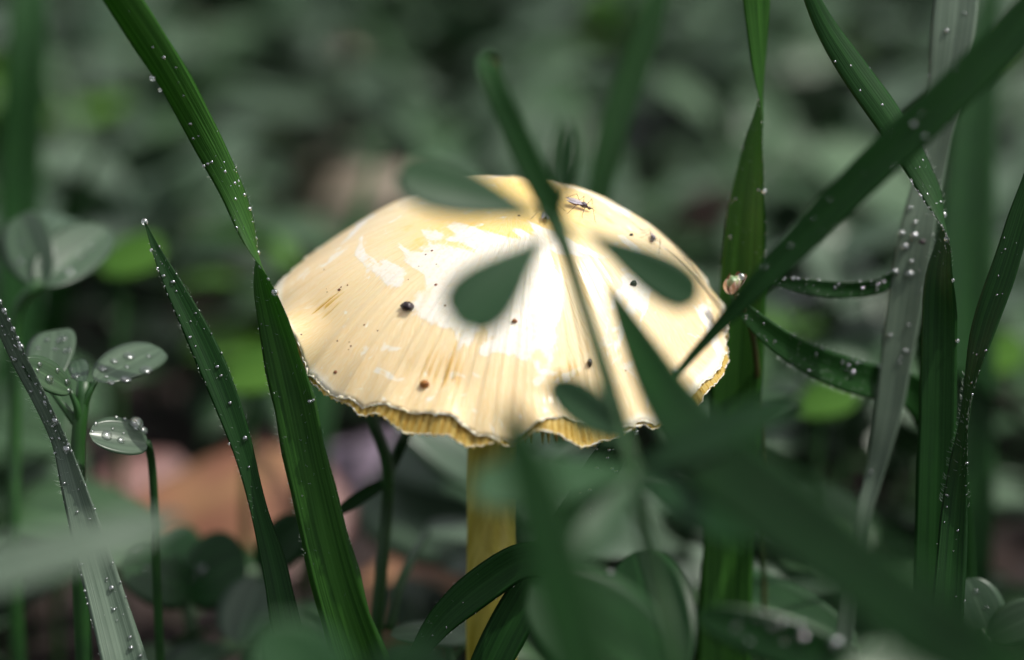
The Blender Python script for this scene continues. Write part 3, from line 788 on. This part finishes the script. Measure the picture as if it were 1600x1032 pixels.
# grass behind, out of focus
BGG = 'blurred grass blades standing behind the mushroom'
blade([(880, 640, 5.2, 30), (905, 470, 5.0, 34), (932, 320, 4.9, 38), (952, 230, 4.8, 44), (985, 120, 4.7, 48), (1016, 40, 4.6, 42), (1045, -60, 4.5, 4)],
      M['grass_bg'], 'deep green blurred blade slanting up behind the cap apex', n=40)
blade([(28, 640, 9, 56), (30, 300, 8.5, 66), (42, 60, 8, 62), (48, -100, 8, 44), (52, -260, 8, 3)], M['grass_bg'], 'tall dark blurred blade behind the cupped wet leaf', n=40)
blade([(1512, 720, 6, 84), (1508, 480, 6, 92), (1515, 280, 6, 80), (1530, 120, 6, 60), (1560, -80, 6, 3)], M['grass_bg'], 'widest dark blurred blade standing behind the grey blade', n=40)

# ------------------------------------------------------------------ weeds: leaves on stems
def leaf_ribbon(base, tip, half_w, nrm, a=0.75, b=0.75, fold=0.12, curl=0.1, n=22, m=9, th=0.012):
    base = np.asarray(base, float); tip = np.asarray(tip, float)
    t = np.linspace(0, 1, n)
    ax = tip - base; L = np.linalg.norm(ax)
    nrm = unit(nrm - unit(ax) * (nrm @ unit(ax)))
    C = base + ax * t[:, None] + nrm * (-curl * L * (t ** 2) + curl * L * t * 0.6)[:, None]
    w = t ** a * (1 - t) ** b
    w = w / w.max() * half_w
    w = np.maximum(w, 0.006)
    T = unit(np.gradient(C, axis=0))
    S = unit(np.cross(T, np.tile(nrm, (n, 1)))); N = np.cross(S, T)
    return ribbon(C, S, N, w, m, fold, th, 0.0) + ((C, S, N, w, fold),)

def weed(label, stem_pts, leaves, mat, stem_r=0.07, name='leafy_weed', stem_mat=None, group=None, extra_stems=(), push=0.0):
    """stem_pts from the lowest visible point up, px/py/d; the stem runs on down to the soil.
       leaves: dict(base=(px,py,d), tip=(px,py,d), w=px, tilt=deg, a=, b=, drops=[...])"""
    sh = lambda s: (s[0], s[1], s[2] + push)
    stem_r = stem_r * (D0 + push) / D0
    q = [P(*sh(s)) for s in stem_pts]
    foot = q[0].copy(); dn = q[0] - q[1] if len(q) > 1 else np.array([0, 0, -1.0])
    k = q[0][2] / max(0.5, abs(dn[2])) * 0.35
    foot[:2] += np.clip(dn[:2] * k, -1.2, 1.2); foot[2] = -0.3
    root = empty(name, [foot[0], foot[1], 0]); ploc = np.array([foot[0], foot[1], 0])
    tag(root, label, 'weed', group)
    A, _ = spline([foot, (foot + q[0]) / 2 + [0, 0.05, 0]] + q, 40)
    V, F = tube(A, np.linspace(stem_r * 1.2, stem_r * 0.8, 40), 10)
    solid('stem', V, F, stem_mat or M['stem'], root, ploc, ploc)
    for es in extra_stems:
        A2, _ = spline([P(*sh(s)) for s in es], 24)
        V, F = tube(A2, np.linspace(stem_r * 0.8, stem_r * 0.6, 24), 9)
        solid('branch', V, F, stem_mat or M['stem'], root, ploc, ploc)
    for lf in leaves:
        b = P(*sh(lf['base'])); t = P(*sh(lf['tip']))
        ax = unit(t - b); view = unit(CAMP - b)
        n0 = unit(view - ax * (view @ ax)); s0 = np.cross(ax, n0)
        a_ = R(lf.get('tilt', 20)); n_ = math.cos(a_) * n0 + math.sin(a_) * s0
        V, F, UV, (C, S, N, w, fold) = leaf_ribbon(b, t, px_cm(lf['w'], lf['base'][2] + push) / 2 / max(0.35, math.cos(a_)), n_, lf.get('a', 0.7), lf.get('b', 0.6), lf.get('fold', 0.12), lf.get('curl', 0.1))
        o = solid('leaf', V, F, lf.get('mat', mat), root, b, ploc, UV)
        if lf.get('petiole', True):
            j = np.argmin(np.linalg.norm(A - b, axis=1))
            if np.linalg.norm(A[j] - b) > 0.03:
                Cp, _ = spline([A[max(0, j - 2)], (A[max(0, j - 2)] + b) / 2 + n_ * 0.03, b + ax * 0.02], 10)
                V, F = tube(Cp, np.linspace(stem_r * 0.6, 0.025, 10), 7)
                solid('leaf_stalk', V, F, stem_mat or M['stem'], root, ploc, ploc)
        for (px, py, s) in lf.get('drops', ()):
            best = None
            for i in range(len(C)):
                for u in np.linspace(-0.97, 0.97, 15):
                    qq = C[i] + S[i] * u * w[i] + N[i] * fold * w[i] * abs(u) ** 1.3
                    x, y, d = project(qq); e = (x - px) ** 2 + (y - py) ** 2
                    if best is None or e < best[0]: best = (e, i, qq, d)
            _, i, qq, d = best
            nn = N[i] if N[i] @ (CAMP - qq) > 0 else -N[i]
            put_drop(o, b, qq, nn, px_cm(s, d) / 2, 0.7 if lf.get('bead') else 0.42)
    return root

# the wet weed at the left
weed('wet weed with drop covered oval leaves, beside the grey beaded blade',
     [(122, 800, -0.3), (122, 700, -0.35), (128, 630, -0.4), (132, 596, -0.4)],
     [dict(base=(148, 596, -0.45), tip=(253, 541, 0.3), w=62, tilt=-38, a=0.55, b=0.45, fold=0.10, drops=[(201, 559, 19), (176, 565, 12), (162, 577, 15), (229, 579, 22), (200, 595, 18), (172, 605, 13), (192, 592, 9), (195, 574, 9), (231, 557, 10), (168, 588, 8)]),
      dict(base=(75, 606, -0.2), tip=(84, 512, 0.5), w=78, tilt=-20, a=0.6, b=0.4, fold=0.15, drops=[(95, 530, 17), (105, 549, 13), (88, 548, 9), (72, 531, 10), (82, 572, 11), (60, 545, 9)]),
      dict(base=(112, 612, -0.5), tip=(38, 566, -0.9), w=46, tilt=30, a=0.6, b=0.5, mat=M['weed'], drops=[(76, 594, 16), (104, 597, 11), (64, 571, 9), (110, 612, 10), (90, 580, 8), (58, 580, 7)]),
      dict(base=(130, 600, -0.4), tip=(118, 560, 0.1), w=32, tilt=0, a=0.6, b=0.4, drops=[(117, 590, 14), (112, 578, 7)])],
     M['weed_wet'], 0.09)
weed('small round wet leaf with a creased midrib on a dark stalk below the wet weed',
     [(243, 860, 0.1), (241, 780, 0.0), (236, 715, -0.2), (230, 692, -0.4)],
     [dict(base=(231, 694, -0.45), tip=(141, 676, -0.75), w=56, tilt=32, a=0.45, b=0.45, fold=0.22, drops=[(214, 660, 24), (229, 667, 13), (168, 683, 17), (189, 689, 13), (180, 650, 7), (150, 663, 8), (213, 671, 8), (200, 643, 6), (146, 674, 5), (178, 670, 5), (193, 677, 5)])],
     M['weed_wet'], 0.05)
weed('cupped wet leaf pair on a green stalk, behind the grey beaded blade',
     [(22, 900, 2.4), (24, 640, 2.3), (30, 480, 2.1), (62, 442, 2.0)],
     [dict(base=(60, 446, 2.0), tip=(172, 352, 3.0), w=88, tilt=-20, a=0.5, b=0.6, fold=0.3, drops=[(80, 394, 16), (125, 395, 8), (110, 424, 14), (140, 383, 9), (94, 420, 9)]),
      dict(base=(70, 446, 2.0), tip=(28, 334, 2.6), w=84, tilt=-15, a=0.5, b=0.5, fold=0.3, drops=[(31, 412, 16), (30, 380, 10), (60, 415, 10)]),
      dict(base=(66, 440, 2.1), tip=(100, 330, 3.4), w=100, tilt=0, a=0.5, b=0.4, fold=0.2)],
     M['weed_wet'], 0.08)
weed('dark glossy round leaves on the litter behind the pointed blade',
     [(300, 990, 3.2), (290, 940, 3.2), (280, 910, 3.1)],
     [dict(base=(300, 925, 3.0), tip=(190, 880, 2.4), w=95, tilt=35, a=0.5, b=0.4, drops=[(214, 858, 10), (230, 885, 9), (250, 905, 9)]),
      dict(base=(290, 925, 3.0), tip=(382, 868, 2.8), w=110, tilt=-35, a=0.5, b=0.4, drops=[(318, 893, 20), (300, 905, 8)]),
      dict(base=(295, 915, 3.2), tip=(245, 830, 4.2), w=110, tilt=0, a=0.5, b=0.4)],
     M['weed_dark'], 0.08)
weed('round green leaf tucked between the two left grass blades',
     [(425, 1000, 2.6), (420, 930, 2.6), (412, 900, 2.6)],
     [dict(base=(405, 892, 2.6), tip=(474, 812, 2.3), w=70, tilt=-15, a=0.5, b=0.4), dict(base=(410, 900, 2.6), tip=(370, 1000, 2.0), w=90, tilt=20, a=0.5, b=0.4, mat=M['weed_wet'])],
     M['weed_dark'], 0.07)
weed('forked slim green stem standing beside the mushroom stem',
     [(588, 985, 1.1), (597, 880, 1.0), (604, 800, 1.0), (606, 745, 0.9), (600, 705, 0.8), (583, 660, 0.7), (576, 610, 0.7)],
     [dict(base=(608, 745, 0.9), tip=(645, 655, 1.0), w=15, tilt=0, a=0.4, b=0.3, petiole=False, mat=M['grass']),
      dict(base=(604, 752, 0.95), tip=(520, 805, 0.6), w=22, tilt=25, a=0.4, b=0.5, petiole=False, mat=M['grass'])],
     M['weed_dark'], 0.075, extra_stems=[[(606, 985, 1.2), (622, 920, 1.3), (645, 870, 1.6), (668, 830, 2.2)], [(606, 748, 0.9), (622, 700, 1.0), (640, 668, 1.0), (650, 630, 1.0)]], stem_mat=M['stem'])
weed('pale leaf lying low beside the foot of the mushroom stem',
     [(705, 1060, 1.2), (700, 1015, 1.2), (690, 1000, 1.2)],
     [dict(base=(735, 995, 1.3), tip=(615, 990, 0.4), w=42, tilt=30, a=0.5, b=0.5, drops=[(640, 1003, 6), (632, 1001, 5), (648, 1005, 5)]), dict(base=(700, 1000, 1.2), tip=(790, 975, 1.6), w=60, tilt=-10, a=0.5, b=0.4)],
     M['weed'], 0.06)
# whorled weed in front of the cap, out of focus
weed('blurred weed with whorls of spoon shaped leaves in front of the cap',
     [(1060, 1040, -4.2), (1010, 860, -3.9), (990, 735, -3.75), (950, 600, -3.65), (905, 470, -3.55), (880, 385, -3.5), (872, 345, -3.5)],
     [dict(base=(872, 352, -3.5), tip=(712, 506, -3.9), w=104, tilt=15, a=1.7, b=0.5, curl=0.08),
      dict(base=(885, 345, -3.5), tip=(1094, 470, -3.4), w=78, tilt=-10, a=1.6, b=0.5, curl=0.08),
      dict(base=(868, 345, -3.5), tip=(622, 272, -3.9), w=88, tilt=22, a=1.5, b=0.5, curl=0.06),
      dict(base=(876, 340, -3.5), tip=(888, 190, -4.0), w=34, tilt=40, a=0.9, b=0.5, curl=0.06),
      dict(base=(978, 690, -3.75), tip=(858, 592, -3.4), w=74, tilt=15, a=0.7, b=0.55, curl=0.05),
      dict(base=(988, 735, -3.8), tip=(738, 768, -5.2), w=84, tilt=20, a=0.9, b=0.45, curl=0.06),
      dict(base=(995, 735, -3.8), tip=(1245, 628, -4.6), w=60, tilt=-30, a=0.8, b=0.5, curl=0.06),
      dict(base=(995, 740, -3.8), tip=(1180, 840, -4.8), w=70, tilt=-25, a=0.8, b=0.5, curl=0.06),
      dict(base=(990, 740, -3.8), tip=(900, 880, -4.5), w=70, tilt=10, a=0.8, b=0.5, curl=0.06)],
     M['weed_front'], 0.05, push=-2.3)
weed('large wet leaf with a pale edge in the foreground below the cap',
     [(1080, 1130, -2.2), (1060, 1090, -2.2), (1040, 1075, -2.2)],
     [dict(base=(1050, 1085, -2.2), tip=(832, 915, -2.6), w=190, tilt=20, a=0.5, b=0.5, fold=0.1, drops=[(962, 868, 12)]),
      dict(base=(1050, 1075, -2.0), tip=(985, 860, -1.2), w=150, tilt=-20, a=0.5, b=0.5, mat=M['weed_dark'])],
     M['weed_dark'], 0.08, push=-1.2)
weed('wet leaf edged with bright round drops low on the right',
     [(1370, 1110, -2.8), (1350, 1060, -2.8), (1335, 1035, -2.8)],
     [dict(base=(1345, 1040, -2.8), tip=(1090, 962, -3.0), w=80, tilt=-10, a=0.5, b=0.5, bead=True, mat=M['weed_dark'], drops=[(1225, 976, 12), (1242, 976, 12), (1254, 996, 16), (1302, 1003, 22), (1205, 980, 9), (1175, 1003, 8), (1143, 984, 7), (1180, 965, 7), (1195, 960, 6), (1220, 1000, 7), (1150, 970, 6)]),
      dict(base=(1345, 1010, 3.4), tip=(1095, 905, 4.0), w=100, tilt=25, a=0.6, b=0.5)],
     M['weed_front'], 0.08, push=-1.6)
weed('crumpled wet leaf at the foot of the slender hairy blade',
     [(1545, 1080, 0.3), (1540, 1020, 0.3), (1530, 985, 0.3)],
     [dict(base=(1545, 1000, 0.3), tip=(1512, 905, 0.3), w=80, tilt=10, a=0.5, b=0.5, drops=[(1527, 927, 10), (1540, 950, 8)]), dict(base=(1540, 1000, 0.3), tip=(1640, 950, 0.0), w=70, tilt=-10)],
     M['weed_wet'], 0.07)
# out-of-focus leaves close to the lens along the bottom
weed('broad blurred leaf close to the lens, under the right hand blades',
     [(1640, 1200, -8), (1600, 1120, -8)], [dict(base=(1660, 1140, -8), tip=(1330, 1040, -8.4), w=150, tilt=30), dict(base=(1640, 1120, -8), tip=(1700, 960, -8.4), w=150, tilt=10)], M['weed'], 0.1)
weed('broad blurred leaf close to the lens, under the left hand blades',
     [(560, 1230, -7.5), (540, 1150, -7.5)], [dict(base=(560, 1140, -7.5), tip=(400, 985, -8), w=150, tilt=20), dict(base=(560, 1150, -7.5), tip=(690, 1010, -7.8), w=130, tilt=-20)], M['weed_front'], 0.1)

# the small bud wedged between cap rim and blades
bl = P(1147, 444, -0.35)
bud = empty('flower_bud', bl); tag(bud, 'tiny glossy pink brown bud caught between the cap rim and the blades', 'bud')
V3, F3 = sphere(16, 10); s = px_cm(13, 0)
Vb = V3 * [0.9, 0.9, 1.05]; Vb = Vb * (1 + 0.12 * np.sin(V3[:, :1] * 6 + V3[:, 2:] * 5))
solid('core', bl + Vb * s, F3, M['bud_green'], bud, bl, bl)
br = np.random.default_rng(5)
for k in range(8):
    ang = k * 137.5 + 20; ln = br.uniform(0.75, 1.35); wd = br.uniform(0.28, 0.5); out = br.uniform(1.05, 1.45)
    er = np.array([math.cos(R(ang)), math.sin(R(ang)), 0])
    t = np.linspace(0, 1, 12)
    C = bl + s * (er * (np.sin(t * 2.0) * out)[:, None] + np.array([0.25, 0, 1.0]) * (-1.25 * np.cos(t * 2.3 * ln))[:, None])
    T = unit(np.gradient(C, axis=0)); S2 = unit(np.cross(T, np.tile(er, (12, 1)))); N2 = np.cross(S2, T)
    V4, F4, U4 = ribbon(C, S2, N2, np.maximum(wd * s * np.sin(np.linspace(0.3, math.pi - 0.02, 12)), 0.003), 7, -0.25, 0.012)
    solid('scale', V4, F4, M['bud'] if k % 3 else M['freckle'], bud, bl, bl, U4)
bs = np.array([P(1152, 462, -0.3), P(1175, 520, 0.2), P(1190, 700, 1.0)]); bs = np.vstack([bs, [bs[-1][0] + 0.2, bs[-1][1] + 0.3, -0.2]])
A, _ = spline(bs, 30); V4, F4 = tube(A, 0.03, 8); solid('stalk', V4, F4, M['stem_red'], bud, bl, bl)
put_drop(bud, bl, P(1158, 433, -0.5), unit(CAMP - bl), px_cm(6, 0))
# dark mite on the grey blade
c = P(1441, 378, 0.30); V3, F3 = sphere(12, 8)
o = solid('seed', c + V3 * [1.2, 0.8, 0.9] * px_cm(5, 0.3), F3, M['crumb'], None, c); tag(o, 'tiny black seed stuck to the grey blade beside the round drops', 'seed')

# ------------------------------------------------------------------ litter on the soil
LIT, LITW = [], []
def litter(px, py, L, Wd, yaw, mat, label, lift=0.15, curl=0.25, pitch=15, h=0.3, name='dead_leaf'):
    c = on_ground(px, py, h); c[2] = h
    LIT.append((px, py, project(c)[2])); LITW.append(c[:2])
    d = np.array([math.cos(R(yaw)) * math.cos(R(pitch)), math.sin(R(yaw)) * math.cos(R(pitch)), math.sin(R(pitch))])
    b = c - d * L / 2; t = c + d * L / 2
    n_ = unit(np.cross(d, np.cross([0, -0.5, 1.0], d)))
    V, F, UV, _ = leaf_ribbon(b, t, Wd / 2, n_, 0.6, 0.6, -0.25, curl, 26, 11, 0.03)
    V = V + 0.06 * np.sin(V[:, [1, 2, 0]] * 3.1)
    dz = min(0, V[:, 2].min() + 0.15)
    V[:, 2] -= dz + max(0, V[:, 2].min() + 0.1)
    o = solid(name, V, F, mat, None, c, uv=UV); tag(o, label, 'leaf litter')
litter(320, 805, 3.4, 2.6, -18, M['litter'], 'large tan dead leaf on the soil behind the pointed blade', pitch=22, h=0.7)
litter(215, 770, 2.2, 1.8, 65, M['litter_pink'], 'rusty pink dead leaf on the soil behind the round wet leaf', pitch=30, h=0.6)
litter(440, 770, 2.6, 1.9, 100, M['litter_pink'], 'pinkish dead leaf standing behind the long twisted blade', pitch=35, h=0.7)
litter(545, 715, 2.4, 1.7, 10, M['litter_lilac'], 'pale lilac dead leaf on the soil beside the forked stem', pitch=20, h=0.8)
litter(560, 268, 3.0, 2.2, 20, M['litter_pale'], 'pale pinkish dead leaf among the weeds behind the left of the cap', pitch=40, h=1.4)
litter(380, 190, 3.0, 2.4, -40, M['litter'], 'small reddish dead leaf among the far weeds', pitch=45, h=1.4)
litter(512, 138, 3.2, 2.6, 70, M['litter_pale'], 'cream coloured dead leaf among the farthest weeds', pitch=50, h=1.6)
litter(190, 110, 4.0, 3.0, 15, M['litter_pink'], 'wide dull pink dead leaf far behind the long twisted blade', pitch=35, h=1.2)
litter(1100, 285, 2.4, 1.6, -20, M['litter_pink'], 'pinkish dead leaf among the weeds right of the cap', pitch=40, h=1.3)
litter(640, 950, 2.4, 1.8, 20, M['litter'], 'brown dead leaf on bare soil beside the forked stem', pitch=12, h=0.3)

# ------------------------------------------------------------------ undergrowth behind
def clear_zone(x, y, z):
    px, py, d = project([x, y, z])
    if d < -6: return False
    return (135 < px < 485 and 690 < py < 860) or (515 < px < 725 and 690 < py < 1000) or (1530 < px < 1640 and 760 < py < 920)

leaf_meshes = {}
for key, mat in (('a', 'weed'), ('b', 'weed_wet'), ('c', 'cover'), ('d', 'bright')):
    for v, (a, b, wd, fo) in enumerate([(0.55, 0.5, 0.33, 0.15), (0.8, 0.45, 0.27, 0.1), (0.5, 0.7, 0.30, 0.22)]):
        V, F, UV, _ = leaf_ribbon([0, 0, 0], [1, 0, 0], wd, np.array([0, 0, 1.0]), a, b, fo, 0.22, 12, 7, 0.012)
        leaf_meshes[key, v] = make_mesh('weed_leaf', V, F, M[mat], UV, np.full(len(V), 0.5))
stem_meshes = []
for v in range(4):
    r = np.random.default_rng(40 + v)
    pts_, _ = spline([[0, 0, -0.25], [r.normal(0, .04), r.normal(0, .04), 0.35], [r.normal(0, .08), r.normal(0, .08), 0.7], [r.normal(0, .12), r.normal(0, .12), 1.0]], 14)
    V, F = tube(pts_, np.linspace(0.030, 0.016, 14), 6)
    stem_meshes.append((make_mesh('weed_stem', V, F, M['stem']), pts_))

def bush(x, y, h, nl, ls, key, label, group, r):
    root = empty('low_weed', [x, y, 0]); tag(root, label, 'weed', group)
    sm, pts_ = stem_meshes[r.integers(4)]
    s = bpy.data.objects.new('stem', sm); col.objects.link(s); s.parent = root
    s.scale = (h * 0.9, h * 0.9, h)
    az = r.uniform(0, 6.28)
    for k in range(nl):
        f = 0.45 + 0.55 * (k + 1) / nl
        b = np.array([np.interp(f, pts_[:, 2], pts_[:, i]) for i in (0, 1, 2)]) * [h * 0.9, h * 0.9, h]
        az += 2.4 + r.normal(0, 0.3)
        L = ls * r.uniform(0.7, 1.15)
        o = bpy.data.objects.new('leaf', leaf_meshes[key, int(r.integers(3))]); col.objects.link(o)
        o.parent = root; o.location = Vector(b * CM)
        o.rotation_euler = (r.normal(0, 0.35), -r.uniform(-0.25, 0.75), az)
        o.scale = (L, L * r.uniform(0.85, 1.2), L)
    return root

r = np.random.default_rng(99)
GL = 'low leafy weed in the soft undergrowth behind the mushroom'
GG = 'low weeds in the undergrowth behind the mushroom'
cnt = 0; tries = 0
placed = []
while cnt < 285 and tries < 8000:
    tries += 1
    y = 3.5 + 66 * r.random() ** 1.15
    half = 7 + 0.235 * (y + 24)
    x = r.uniform(-half, half)
    h = r.uniform(1.8, 4.2) * (0.75 + 0.25 * min(1, y / 20))
    px, py, d = project([x, y, h])
    if px < -90 or px > 1690 or py > 1080: continue
    if clear_zone(x, y, 0.5) or clear_zone(x, y, h): continue
    if any(abs(px - a) < 48 and -30 < py - b < 70 and d < e + 1 for a, b, e in LIT[4:9]): continue
    if any(-1.6 < x - c_[0] < 4.2 and -3.2 < y - c_[1] < 1.8 for c_ in LITW[:4]): continue
    if any((x - a) ** 2 + (y - b) ** 2 < 0.9 for a, b in placed): continue
    placed.append((x, y))
    u = r.random()
    key = 'a' if u < 0.5 else 'b' if u < 0.955 else 'd'
    bush(x, y, h, int(r.integers(5, 9)), r.uniform(1.2, 2.4), key, (GL if key == 'a' else 'grey green low weed in the soft undergrowth behind the mushroom') if key != 'd' else 'pale sunlit-tinted weed in the soft undergrowth behind the mushroom', (GG if key == 'a' else 'grey green low weeds behind the mushroom') if key != 'd' else 'pale sunlit-tinted weeds behind the mushroom', r)
    cnt += 1
# particular bright leaves, the sunlight on them painted into their colour
for (px, py, d, w, lab) in [(1292, 628, 6, 88, 'bright yellow green leaf tinted as sunlit right of the cap'), (205, 405, 8, 90, 'bright yellow green leaf behind the tip of the pointed blade'), (190, 236, 26, 55, 'small bright green leaf far behind the long twisted blade'), (405, 585, 6, 100, 'pale green round leaf behind the long twisted blade'), (1555, 560, 9, 90, 'bright green leaf behind the slender hairy blade')]:
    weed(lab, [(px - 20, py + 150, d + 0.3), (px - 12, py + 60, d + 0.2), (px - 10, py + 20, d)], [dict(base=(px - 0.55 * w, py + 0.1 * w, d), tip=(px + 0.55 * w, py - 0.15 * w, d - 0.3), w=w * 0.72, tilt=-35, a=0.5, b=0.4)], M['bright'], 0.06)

# grass among the weeds
gb = None
for k in range(46):
    y = 6 + 60 * r.random(); half = 6 + 0.235 * (y + 24); x = r.uniform(-half, half)
    if clear_zone(x, y, 0.5): continue
    H = r.uniform(4, 8); lean = r.normal(0, 0.35, 2) * H
    n = 18; t = np.linspace(0, 1, n)[:, None]
    C = np.array([x, y, -0.3]) + np.concatenate([t ** 1.8 * lean[0], t ** 1.8 * lean[1], t * H * (1 - 0.18 * t)], 1)
    T = unit(np.gradient(C, axis=0)); az = r.uniform(-0.6, 0.6); S2 = np.tile([math.cos(az), math.sin(az), 0], (n, 1)); S2 = unit(S2 - T * (S2 * T).sum(1, keepdims=True)); N2 = np.cross(S2, T)
    W = 0.26 * r.uniform(0.6, 1.2) * np.clip(np.minimum(0.5 + t[:, 0] * 2, (1 - t[:, 0]) * 2.2), 0.02, 1)
    V, F, UV = ribbon(C, S2, N2, W, 5, 0.2, 0.012)
    o = solid('grass_blade', V, F, M['grass_bg'], None, [x, y, 0], uv=UV)
    tag(o, 'soft blurred grass blade among the weeds behind the mushroom', 'grass', BGG)

# carpet of small leaves, too many to count
S_ = Soup()
lt = leaf_ribbon([0, 0, 0], [1, 0, 0], 0.34, np.array([0, 0, 1.0]), 0.6, 0.5, 0.15, 0.2, 6, 3, 0.01)
LV, LF, LU = lt[0], lt[1], lt[2]
for _ in range(6500):
    y = -14 + 130 * r.random() ** 1.25
    half = 12 + 0.30 * max(0, y + 20)
    x = r.uniform(-half, half)
    h = r.uniform(0.15, 1.5) if y > 0 else r.uniform(0.1, 1.0)
    if clear_zone(x, y, h): continue
    if (x - base_g[0]) ** 2 + (y - base_g[1]) ** 2 < 0.5: continue
    L = r.uniform(0.6, 1.4); az = r.uniform(0, 6.28); pt = r.uniform(-0.2, 0.8)
    Rm = np.array(Matrix.Rotation(az, 3, 'Z') @ Matrix.Rotation(-pt, 3, 'Y') @ Matrix.Rotation(r.normal(0, 0.3), 3, 'X'))
    b = np.array([x, y, h]); a = r.random()
    S_.put(LV @ Rm.T * L + b, LF, a, LU)
    f_ = b + [r.normal(0, 0.1), r.normal(0, 0.1), 0]; f_[2] = -0.3
    w_ = 0.03
    S_.put([f_ + [w_, 0, 0], f_ + [-w_, w_, 0], f_ + [-w_, -w_, 0], b + [w_*.6, 0, 0], b + [-w_*.6, w_*.6, 0], b + [-w_*.6, -w_*.6, 0]], [(0, 1, 4, 3), (1, 2, 5, 4), (2, 0, 3, 5)], a)
V, F, A_, U_ = S_.done()
gc = solid('ground_cover', V, F, M['cover'], uv=U_, attr=A_)
tag(gc, 'carpet of small green leaves covering the soil', 'ground cover', kind='stuff')
